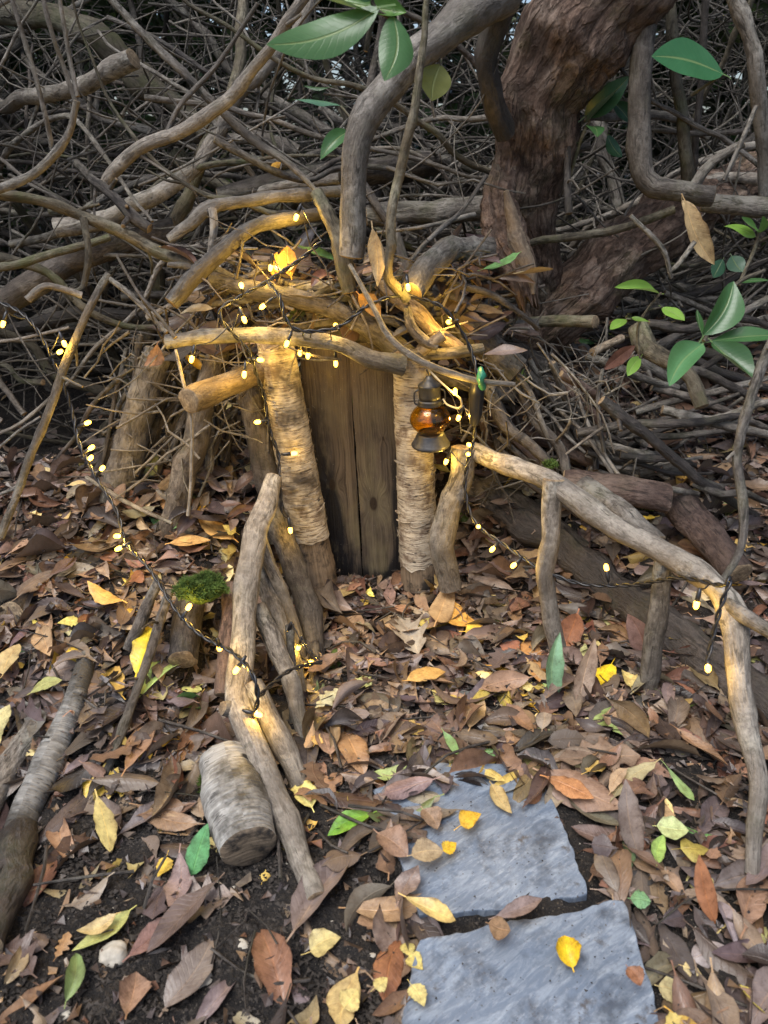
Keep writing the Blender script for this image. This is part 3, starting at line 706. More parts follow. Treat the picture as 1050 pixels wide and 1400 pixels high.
branch('thin_stick', 'longer of two thin white twigs lying together by handrail', 'twig', 'pale', [(783, 520, 0.05, 4), (800, 570, 0.0, 5), (820, 610, -0.05, 6), (846, 650, -0.1, 6)], rough=0.05)
branch('thin_stick', 'shorter of two thin white twigs lying together by handrail', 'twig', 'pale', [(766, 562, 0.0, 5), (800, 594, -0.04, 5), (825, 630, -0.08, 5), (840, 652, -0.1, 5)], rough=0.05)
branch('thin_stick', 'thin stalk of the curled dead leaf', 'twig', 'brown', [(824, 505, 0.0, 5), (818, 540, -0.03, 6), (820, 580, -0.06, 6), (826, 618, -0.08, 6)])
branch('leaning_stick', 'bare grey stick leaning on the handrail bend', 'branch', 'grey',
       [(1075, 430, -0.25, 12), (1045, 490, -0.26, 14), (1022, 560, -0.28, 14), (1008, 625, -0.3, 13), (1018, 690, -0.33, 12), (1014, 745, -0.36, 11), (985, 800, -0.42, 10)], nst=3)
branch('knotted_stick', 'thick knotted green stick with pale sawn end', 'branch', 'green', [(872, 446, 0.05, 26), (886, 475, 0.02, 26), (920, 494, -0.02, 22), (945, 516, -0.05, 20), (960, 556, -0.08, 19)])
branch('sawn_stub', 'sawn stick end poking out beside the trunk', 'branch', 'green', [(690, 446, 0.2, 17), (760, 440, 0.12, 17), (814, 440, 0.06, 17)])
branch('sawn_stub', 'short pale broken stick below the sawn stub', 'branch', 'split', [(850, 462, 0.1, 12), (810, 482, 0.06, 13)])
branch('curved_branch', 'grey stem curving down then along beside the trunk', 'branch', 'grey',
       [(892, -10, 0.16, 30), (880, 70, 0.15, 29), (874, 150, 0.14, 30), (874, 215, 0.12, 28), (892, 250, 0.1, 28), (940, 264, 0.08, 26), (975, 268, 0.07, 26)], nst=2)
branch('horizontal_stem', 'smooth grey stem running level behind the dry hanging leaf', 'branch', 'grey', [(960, 278, 0.12, 22), (1010, 282, 0.1, 24), (1100, 286, 0.08, 24)])
branch('upright_stem', 'tall pale stem standing apart behind the whitish snapped twig', 'branch', 'pale', [(1000, -10, 0.1, 18), (1022, 40, 0.1, 20), (1036, 110, 0.1, 20), (1044, 200, 0.12, 18), (1046, 290, 0.14, 16)])
branch('white_twig', 'bare whitish snapped twig near the glossy round leaf', 'twig', 'pale', [(1034, 145, 0.05, 6), (1012, 198, 0.04, 7), (990, 246, 0.04, 5)])
branch('peg', 'short upright peg with a pale sawn foot', 'branch', 'brown', [(775, 175, 0.2, 9), (776, 240, 0.18, 10), (778, 292, 0.16, 11)])
branch('thin_stick', 'thin bent twig hanging under the dry leaf', 'twig', 'grey', [(862, 295, 0.02, 6), (905, 340, 0.0, 7), (918, 380, 0.0, 5)])
branch('thin_stick', 'slanting grey twig meeting the bent twig', 'twig', 'grey', [(950, 330, 0.0, 6), (930, 358, 0.0, 7), (914, 374, 0.0, 5)])
branch('upright_stem', 'slim brown stem rising behind the glossy round leaf', 'branch', 'brown', [(945, 290, 0.3, 9), (950, 200, 0.3, 10), (958, 120, 0.32, 10), (965, -10, 0.34, 11)])
branch('upright_stem', 'mossy stem standing below the glossy round leaf', 'branch', 'green', [(945, 270, 0.25, 18), (936, 190, 0.25, 16), (928, 130, 0.26, 15), (915, -10, 0.3, 14)])

# left of the door
branch('leaning_log', 'thick lit log leaning against the lintel end', 'log', 'pale', [(218, 480, 0.02, 40), (196, 545, 0.0, 41), (166, 645, -0.02, 38), (154, 690, -0.03, 36)], rough=0.1)
branch('leaning_log', 'slender log leaning beside the sawn roof peg', 'log', 'brown', [(300, 472, 0.02, 33), (285, 530, -0.01, 35), (266, 600, -0.04, 37), (240, 700, -0.08, 36), (230, 740, -0.1, 34)], rough=0.14)
branch('sawn_peg', 'short sawn log end glowing yellow under a bulb', 'log', 'split', [(258, 548, -0.17, 34), (290, 535, -0.13, 36), (330, 518, -0.08, 36), (365, 505, -0.03, 32)], rough=0.12)
branch('dark_prop', 'dark short stick wedged behind the leaning birch post', 'branch', 'brown', [(330, 500, 0.0, 30), (346, 560, -0.01, 32), (366, 650, -0.03, 32), (384, 740, -0.06, 30)])
branch('handrail_branch', 'stout pale branch forming handrail down to the soil', 'branch', 'pale',
       [(374, 652, -0.13, 26), (364, 690, -0.17, 32), (348, 730, -0.22, 38), (338, 800, -0.30, 37), (332, 880, -0.38, 37), (326, 955, -0.45, 38), (348, 1020, -0.525, 40), (386, 1110, -0.605, 38), (432, 1228, -0.705, 32)],
       forks=[[(330, 972, -0.46, 30), (312, 968, -0.47, 26), (304, 968, -0.475, 20)]], nst=0, rough=0.07, wob=0.12)
RET = [('thick dark stake at the foot of the leaning birch', 'brown', [(372, 700, -0.10, 30), (400, 770, -0.14, 30), (422, 840, -0.18, 28), (432, 905, -0.22, 26)]),
       ('smooth slim stake crossing in front of dark stake', 'pale', [(356, 735, -0.2, 18), (380, 800, -0.24, 19), (402, 860, -0.28, 19), (414, 905, -0.3, 18)]),
       ('mottled stake behind the smooth slim stake', 'grey', [(352, 770, -0.2, 22), (378, 840, -0.26, 24), (400, 900, -0.3, 22), (412, 960, -0.34, 20)]),
       ('lower stake leaning out beneath the mottled one', 'grey', [(352, 830, -0.3, 24), (380, 890, -0.35, 25), (402, 950, -0.38, 22), (418, 1010, -0.4, 18)]),
       ('lowest stout stake leaning from the handrail', 'pale', [(345, 935, -0.43, 30), (370, 985, -0.46, 30), (395, 1035, -0.48, 28), (412, 1075, -0.5, 24)]),
       ('thin dark wet stake standing nearest the path', 'dark', [(430, 880, -0.25, 16), (428, 950, -0.33, 17), (422, 1010, -0.4, 17), (418, 1080, -0.46, 16)]),
       ('thin lit stake beside a glowing bulb', 'brown', [(396, 855, -0.3, 14), (400, 920, -0.33, 15), (402, 990, -0.38, 15)])]
for lb, mt, pts in RET:
    f_ = G(pts[-1][0], pts[-1][1]); y0_, ya_, yb_ = pts[0][2], pts[0][1], pts[-1][1]
    pts = [(a, b, y0_ + (f_[1] - y0_) * (b - ya_) / (yb_ - ya_), w) for (a, b, _y, w) in pts]
    branch('stake', lb, 'stake', mt, pts, 'stakes holding up the bank', rough=0.1)
branch('dark_stick', 'dark red stick standing behind the stout handrail', 'branch', 'red', [(318, 800, -0.28, 24), (312, 880, -0.36, 26), (305, 950, -0.42, 24)])
branch('thin_branch', 'slender brown stick resting on the bank above birch log', 'branch', 'brown', [(232, 808, -0.30, 14), (205, 890, -0.385, 15), (180, 960, -0.45, 15), (150, 1040, -0.52, 14), (130, 1090, -0.555, 11)], nst=3)
branch('rough_stub', 'rough short brown stub beside the slender stick', 'branch', 'brown', [(216, 795, -0.3, 20), (196, 840, -0.33, 22), (174, 888, -0.36, 20)], rough=0.25)
branch('log_end', 'round mossy log end sticking out below cable', 'log', 'brown', [(262, 800, -0.22, 36), (254, 850, -0.3, 38), (250, 902, -0.37, 38)], rough=0.15)
branch('log_end', 'dark rotten log end poking out under leaves', 'log', 'dark', [(110, 800, -0.1, 36), (60, 824, -0.2, 40), (16, 842, -0.28, 40)])
branch('birch_branch', 'long silver birch branch lying down the bank', 'log', 'silver_dirty',
       [(120, 902, 'g', 24), (108, 950, 'g', 30), (84, 1010, 'g', 36), (58, 1075, 'g', 40), (25, 1150, 'g', 42), (-10, 1230, 'g', 44)], rough=0.06, wob=0.12)
branch('birch_branch', 'second greyer branch lying beside silver birch branch', 'log', 'grey', [(50, 1000, 'g', 30), (20, 1050, 'g', 36), (-25, 1130, 'g', 40)])
branch('birch_branch', 'dark wet lower log beneath the silver birch branch', 'log', 'dark', [(30, 1150, 'g', 50), (10, 1220, 'g', 54), (-20, 1310, 'g', 56)])
branch('birch_log', 'short cut birch log with dark sawn end by handrail', 'log', 'silver', [(308, 1040, -0.53, 70), (322, 1092, -0.59, 75), (340, 1158, -0.655, 80)], cut='rot', sides=30, rough=0.05, wob=0.05, step=0.006)
branch('ground_stick', 'long thin stick lying on brown leaves near dark hollow', 'branch', 'brown', [(-20, 632, 'g', 9), (60, 660, 'g', 9), (150, 690, 'g', 10), (240, 722, 'g', 10)], rough=0.1)
branch('ground_stick', 'short grey twig stuck in the leaves below the bulbs', 'twig', 'grey', [(118, 652, -0.06, 6), (170, 685, -0.1, 6), (235, 716, -0.14, 5)])
branch('ground_stick', 'forked twig lying on the soil beside the birch log', 'twig', 'pale', [(195, 1003, 'g', 6), (240, 1004, 'g', 7), (284, 986, 'g', 6)])
branch('ground_stick', 'dark thin stick lying above silver birch branch', 'twig', 'brown', [(150, 845, 'g', 8), (125, 885, 'g', 8), (98, 922, 'g', 8)])
branch('ground_stick', 'slender stick propped on logs behind the handrail', 'twig', 'pale', [(690, 640, 'g', 10), (715, 690, 'g', 9), (735, 740, 'g', 8)])
branch('ground_stick', 'white sliver of wood lying on the leafy bank', 'twig', 'pale', [(800, 622, 0.0, 5), (850, 640, -0.02, 7), (960, 625, 0.0, 5)])

gs = np.random.default_rng(303)
def heap(n, x0, x1, ytop, ybot, Y0, Y1, lean, label, group, mats):
    for _ in range(n):
        px = gs.uniform(x0, x1); dx = gs.normal(lean, 45); pt, pb_ = gs.uniform(*ytop), gs.uniform(*ybot); w = gs.uniform(5, 14); Ya, Yb = gs.uniform(Y0, Y1), gs.uniform(Y0, Y1) - 0.03
        pts = [(px, pt, Ya, w), (px + dx * 0.4 + gs.normal(0, 7), pt + (pb_ - pt) * 0.35, Ya * .6 + Yb * .4, w), (px + dx * 0.7 + gs.normal(0, 7), pt + (pb_ - pt) * 0.7, Ya * .3 + Yb * .7, w * 0.95), (px + dx, pb_, Yb, w * 0.8)]
        branch('flank_stick', label, 'branch', mats[int(gs.integers(len(mats)))], pts, group, rough=0.16, nst=int(gs.integers(0, 3)))
heap(27, 170, 350, (450, 570), (600, 700), 0.0, 0.1, -35, 'thin stick leaning among the logs beside the leaning birch', 'sticks heaped on the den flank by the leaning birch', ['brown', 'grey', 'dark', 'brown'])
heap(26, 635, 800, (490, 580), (590, 670), -0.02, 0.12, 60, 'thin stick sloping down between lantern and fallen logs', 'sticks heaped on the den flank by the lantern', ['brown', 'red', 'dark', 'grey'])
def lay(n, x0, x1, y0, y1, Y0, Y1, label, group, mats):
    for _ in range(n):
        px, py, Y = gs.uniform(x0, x1), gs.uniform(y0, y1), gs.uniform(Y0, Y1); L = gs.uniform(50, 120); sl = gs.normal(0.15 if px > 470 else -0.15, 0.35); w = gs.uniform(6, 15)
        pts = [(px - L, py - L * sl, Y, w), (px - L * .3, py - L * .3 * sl + gs.normal(0, 6), Y - .01, w), (px + L * .35, py + L * .35 * sl + gs.normal(0, 6), Y - .01, w * .9), (px + L, py + L * sl, Y + .02, w * .7)]
        branch('roof_stick', label, 'branch', mats[int(gs.integers(len(mats)))], pts, group, rough=0.16, nst=int(gs.integers(0, 3)))
lay(24, 300, 660, 385, 455, -0.03, 0.1, 'thin stick piled in the den roof above the lintel', 'sticks piled in the den roof', ['brown', 'grey', 'brown', 'green', 'pale'])
lay(20, 700, 1010, 570, 700, -0.12, 0.12, 'thin stick strewn over the leafy bank behind the handrail', 'sticks strewn behind the handrail', ['brown', 'grey', 'pale', 'dark'])
lay(22, 820, 1040, 440, 640, 0.1, 0.4, 'thin dark stick lying in the gloom beyond the fallen logs', 'sticks lying beyond the fallen logs', ['brown', 'dark', 'grey'])

# ------------------------------------------------------------------ the big tree
tree = empty('rhododendron_tree', (0.32, 0.42, 0.2)); tag(tree, 'big leaning reddish brown tree trunk with broken stub and hanging limb', 'tree')
A, Rr = pix([(705, 610, 0.42, 150), (716, 520, 0.36, 100), (722, 440, 0.32, 84), (716, 360, 0.30, 86), (713, 290, 0.28, 92), (720, 225, 0.26, 100), (736, 155, 0.24, 116), (764, 85, 0.22, 136), (806, 20, 0.2, 150), (866, -50, 0.18, 156), (950, -140, 0.15, 140), (1040, -250, 0.12, 120)])
trunk, tinfo = tube('trunk', A, Rr, 'trunk', parent=tree, sides=64, step=0.008, rough=0.03, wob=0.06, seed=5, knots=0.1, disp=0.14)
A, Rr = pix([(690, 235, 0.17, 30), (684, 272, 0.15, 44), (694, 320, 0.11, 52), (712, 365, 0.07, 44), (722, 412, 0.05, 26)])
tube('broken_stub', A, Rr, 'trunk', parent=tree, cut='split', rough=0.1, jag=0.02, seed=8, sides=28, step=0.006, disp=0.2)
A, Rr = pix([(692, 262, 0.10, 10), (706, 320, 0.075, 22), (722, 372, 0.05, 22), (728, 402, 0.04, 10)])
tube('split_wood', A, Rr, 'split', parent=tree, rough=0.2, seed=9)
A, Rr = pix([(690, -10, 0.05, 60), (640, 20, 0.0, 52), (592, 62, -0.04, 44), (540, 108, -0.06, 42), (502, 155, -0.07, 40), (484, 205, -0.08, 38), (484, 260, -0.08, 35), (484, 310, -0.08, 33), (481, 350, -0.08, 32)])
tube('hanging_limb', A, Rr, 'pale', parent=tree, rough=0.09, wob=0.12, seed=12)
A, Rr = pix([(726, 470, 0.30, 60), (770, 420, 0.28, 74), (830, 365, 0.3, 84), (910, 305, 0.36, 80), (1000, 262, 0.45, 60), (1100, 230, 0.55, 50)])
tube('low_limb', A, Rr, 'trunk', parent=tree, rough=0.06, wob=0.08, seed=14, sides=40, step=0.008, knots=0.2, disp=0.2)
A, Rr = pix([(690, 180, 0.16, 34), (672, 130, 0.12, 28), (668, 80, 0.1, 30), (690, -10, 0.08, 40)])
tube('side_limb', A, Rr, 'dark', parent=tree, rough=0.16, wob=0.12, seed=15)

# ------------------------------------------------------------------ leaf shapes
def leaf_arrays(kind, seed, n=9, m=4, flat=0.0, live=False):
    """unit length leaf along +x, face up +z; returns V, F(quads), UV"""
    g = np.random.default_rng(seed)
    if kind == 'oak': n = 18
    t = np.linspace(0, 1, n + 1)
    if kind == 'lance': w = 0.155 * g.uniform(0.8, 1.2) * np.sin(math.pi * t ** g.uniform(0.8, 1.15)) ** 0.85
    elif kind == 'birch': w = 0.42 * np.clip(np.sin(math.pi * t ** 0.62), 0, 1) ** 0.9 * (1 + 0.05 * np.cos(t * 40))
    elif kind == 'oak': w = 0.30 * np.clip(np.sin(math.pi * t ** 1.25), 0, 1) ** 0.7 * (1 + 0.36 * np.cos(t * 2 * math.pi * 4.2 + 2.2)) + 0.01
    elif kind == 'broad': w = 0.33 * np.clip(np.sin(math.pi * t ** 0.9), 0, 1) ** 0.8
    else: w = 0.24 * np.clip(np.sin(math.pi * t ** 0.9), 0, 1) ** 0.8
    w = np.maximum(w, 0.004)
    if not flat: w = w * (1 + np.interp(t, np.linspace(0, 1, 6), g.normal(0, 0.10, 6)))
    if not live: w = w * (1 + g.normal(0, 0.045, len(w)))
    if not flat and g.random() < 0.3: w = w * np.where(t > g.uniform(0.7, 0.9), 0.35, 1.0)
    k = 1 - flat
    fold = g.uniform(-0.1, 0.5) * k + 0.08; bend = g.normal(0, 0.9) * k; cup = g.normal(0.4, 4.2) * k; twist = g.normal(0, 0.8) * k
    if kind in ('oak', 'broad', 'birch'): bend *= 0.35; cup *= 0.25; twist *= 0.5; fold *= 0.4
    wavef, wavea, wp = g.uniform(8, 18), g.uniform(0, 0.10) * k, g.uniform(0, 6)
    s = np.linspace(-1, 1, m + 1)
    S, T = np.meshgrid(s, t); W = w[:, None]
    y = S * W; z = fold * np.abs(S) * W + cup * (S * W) ** 2 + wavea * W * np.abs(S) * np.sin(T * wavef + wp + S)
    x = T.copy()
    tw = twist * (T - 0.5); y2 = y * np.cos(tw) - z * np.sin(tw); z2 = y * np.sin(tw) + z * np.cos(tw)
    if abs(bend) > 0.02:
        a = bend * (T - 0.5); rr = 1 / bend
        xb = (rr - z2) * np.sin(a) + 0.5; zb = rr - (rr - z2) * np.cos(a)
    else: xb, zb = x, z2
    side = g.normal(0, 0.06)
    y2 = y2 + side * np.sin(math.pi * T)
    V = np.stack([xb, y2, zb], -1).reshape(-1, 3); UV = np.stack([S, T], -1).reshape(-1, 2)
    q = (np.arange(n)[:, None] * (m + 1) + np.arange(m)[None])
    F = np.stack([q, q + m + 1, q + m + 2, q + 1], -1).reshape(-1, 4)
    # petiole
    base = V.reshape(n + 1, m + 1, 3)[0].mean(0); L = 0.12 if kind == 'lance' else (0.3 if kind == 'birch' else 0.14)
    pw = 0.010 if kind == 'lance' else 0.014
    dn = g.uniform(-0.3, 0.3) * L
    pv = np.array([base + [0.03, -pw, 0.002], base + [0.03, pw, 0.002], base + [-L * 0.5, -pw * 0.8, dn * 0.4], base + [-L * 0.5, pw * 0.8, dn * 0.4], base + [-L, -pw, dn], base + [-L, pw, dn]])
    b = len(V); V = np.vstack([V, pv]); UV = np.vstack([UV, np.zeros((6, 2))])
    F = np.vstack([F, [[b, b + 1, b + 3, b + 2], [b + 2, b + 3, b + 5, b + 4]]])
    return V, F, UV
LEAF = {k: [leaf_arrays(k, 100 * i + j) for j in range(nv)] for i, (k, nv) in enumerate((('lance', 30), ('birch', 8), ('oak', 7), ('broad', 9)))}
LEAFME = {}
def leaf_mesh(kind, j, mat):
    key = (kind, j, mat)
    if key not in LEAFME:
        V, F, UV = LEAF[kind][j]; LEAFME[key] = mesh_np('leaf', V, F, UV, None, (M[mat],))
    return LEAFME[key]
def leaf_axes(d, up):
    d = d / np.linalg.norm(d); up = up - d * np.dot(up, d); up /= np.linalg.norm(up)
    return np.stack([d, np.cross(up, d), up], 1)

BROWNS = np.array([(0.26, 0.145, 0.072), (0.33, 0.20, 0.10), (0.205, 0.115, 0.072), (0.15, 0.092, 0.068), (0.30, 0.225, 0.15), (0.40, 0.25, 0.115), (0.22, 0.16, 0.125), (0.27, 0.12, 0.062), (0.13, 0.095, 0.085), (0.35, 0.265, 0.165), (0.085, 0.06, 0.05), (0.18, 0.14, 0.115), (0.19, 0.15, 0.15), (0.065, 0.05, 0.048), (0.15, 0.125, 0.12), (0.11, 0.08, 0.07), (0.24, 0.185, 0.14)])
BROWNS = 0.78 * (BROWNS * 0.76 + 0.24 * BROWNS.mean(1, keepdims=True) * np.array([1.0, 1.0, 1.02]))
YELLOWS = np.array([(0.60, 0.46, 0.12), (0.62, 0.52, 0.22), (0.55, 0.36, 0.05), (0.50, 0.46, 0.20)])
GREENS = np.array([(0.16, 0.25, 0.06), (0.10, 0.22, 0.08), (0.30, 0.38, 0.14)])

def in_view(p, margin=60):
    v = p - CAM; z = v @ FWD; x = v @ RGT / z * FPX + 525; y = 700 - v @ UPV / z * FPX
    return (z > 0.2) & (x > -margin) & (x < 1050 + margin) & (y > -margin) & (y < 1400 + margin), x, y

def litter_density(x, y):
    """how thickly leaves cover a spot"""
    d = np.ones_like(x) * 0.95
    bare = sst(-0.50, -0.62, y) * sst(0.0, -0.06, x)          # trodden soil
    d = d * (1 - 0.82 * bare)
    bare2 = sst(0.44, 0.56, x) * sst(-0.62, -0.72, y); d = d * (1 - 0.6 * bare2)
    slate_m = (x > 0.05) & (x < 0.25) & (y < -0.56); d = np.where(slate_m, d * 0.02, d)
    strip = (x > -0.15) & (x <= 0.0) & (y < -0.5); d = np.where(strip, d * 0.45, d)
    d = np.where((x > 0.3) & (y < -0.45) & (x < .46), d * 0.75, d)
    wall = np.exp(-((x + 0.15) / 0.05) ** 2) * sst(-0.66, -0.5, y) * sst(-0.05, -0.2, y); d = d * (1 - 0.88 * wall)
    d = np.where((y > -0.01) & (np.abs(x + 0.02) < 0.16) & (y < 0.05), 0, d)
    d = np.where((x < -0.3) & (y > 0.07), d * 0.05, d)
    return d
EXC = []
def excluded(x, y, k=1.0):
    return any((x - a) ** 2 + (y - b) ** 2 < (r * k) ** 2 for a, b, r in EXC)

def scatter(n, zlo, zhi, tilt, seed, kinds, palette=None, smin=0.04, smax=0.105, region=(-1.05, 1.05, -0.98, 0.75), dens=True, exk=0.6):
    g = np.random.default_rng(seed); out = []
    while len(out) < n:
        x = g.uniform(region[0], region[1]); y = g.uniform(region[2], region[3])
        if dens and g.random() > litter_density(np.array([x]), np.array([y]))[0]: continue
        if exk and excluded(x, y, exk): continue
        kind = kinds[int(g.choice(len(kinds), p=[0.74, 0.13, 0.04, 0.09] if len(kinds) == 4 else None))]
        sz = g.uniform(smin, smax) * {'lance': 1.0, 'birch': 0.36, 'oak': 0.75, 'broad': 0.55}[kind]
        j = int(g.integers(len(LEAF[kind])))
        e = 0.02; gn = np.array([-(H(x + e, y) - H(x - e, y)) / (2 * e), -(H(x, y + e) - H(x, y - e)) / (2 * e), 1.0])
        up = gn + g.normal(0, tilt, 3) * np.array([1, 1, 0.2])
        if g.random() < 0.3: up = -up
        a = g.uniform(0, 6.28); A_ = leaf_axes(np.array([math.cos(a), math.sin(a), 0]) - 0, up / np.linalg.norm(up))
        z = float(H(x, y)) + g.uniform(zlo, zhi)
        out.append((kind, j, sz, A_, np.array([x, y, z]) - A_[:, 0] * sz * 0.5))
    return out
def pick_col(g, kind):
    if kind == 'birch': c = YELLOWS[g.integers(4)] if g.random() < 0.45 else BROWNS[g.integers(17)]
    else:
        u = g.random(); c = BROWNS[g.integers(17)] if u < 0.95 else (YELLOWS[g.integers(4)] * 0.85 if u < 0.985 else GREENS[g.integers(3)])
    return np.clip(c * g.uniform(0.5, 1.55) * (1 + g.normal(0, 0.05, 3)), 0.01, 0.9)
def leaf_stuff(name, leaves, label, cat, colf, mat, seed):
    g = np.random.default_rng(seed); VV, FF, UU, CC = [], [], [], []; b = 0
    for kind, j, sz, A_, pos in leaves:
        V, F, UV = LEAF[kind][j]; VV.append((V * sz) @ A_.T + pos); FF.append(F + b); UU.append(UV); b += len(V)
        CC.append(np.broadcast_to(colf(g, kind), (len(V), 3)))
    o = obj(name, mesh_np(name, np.vstack(VV), np.vstack(FF), np.vstack(UU), np.vstack(CC), (M[mat],)))
    return tag(o, label, cat, kind='stuff')
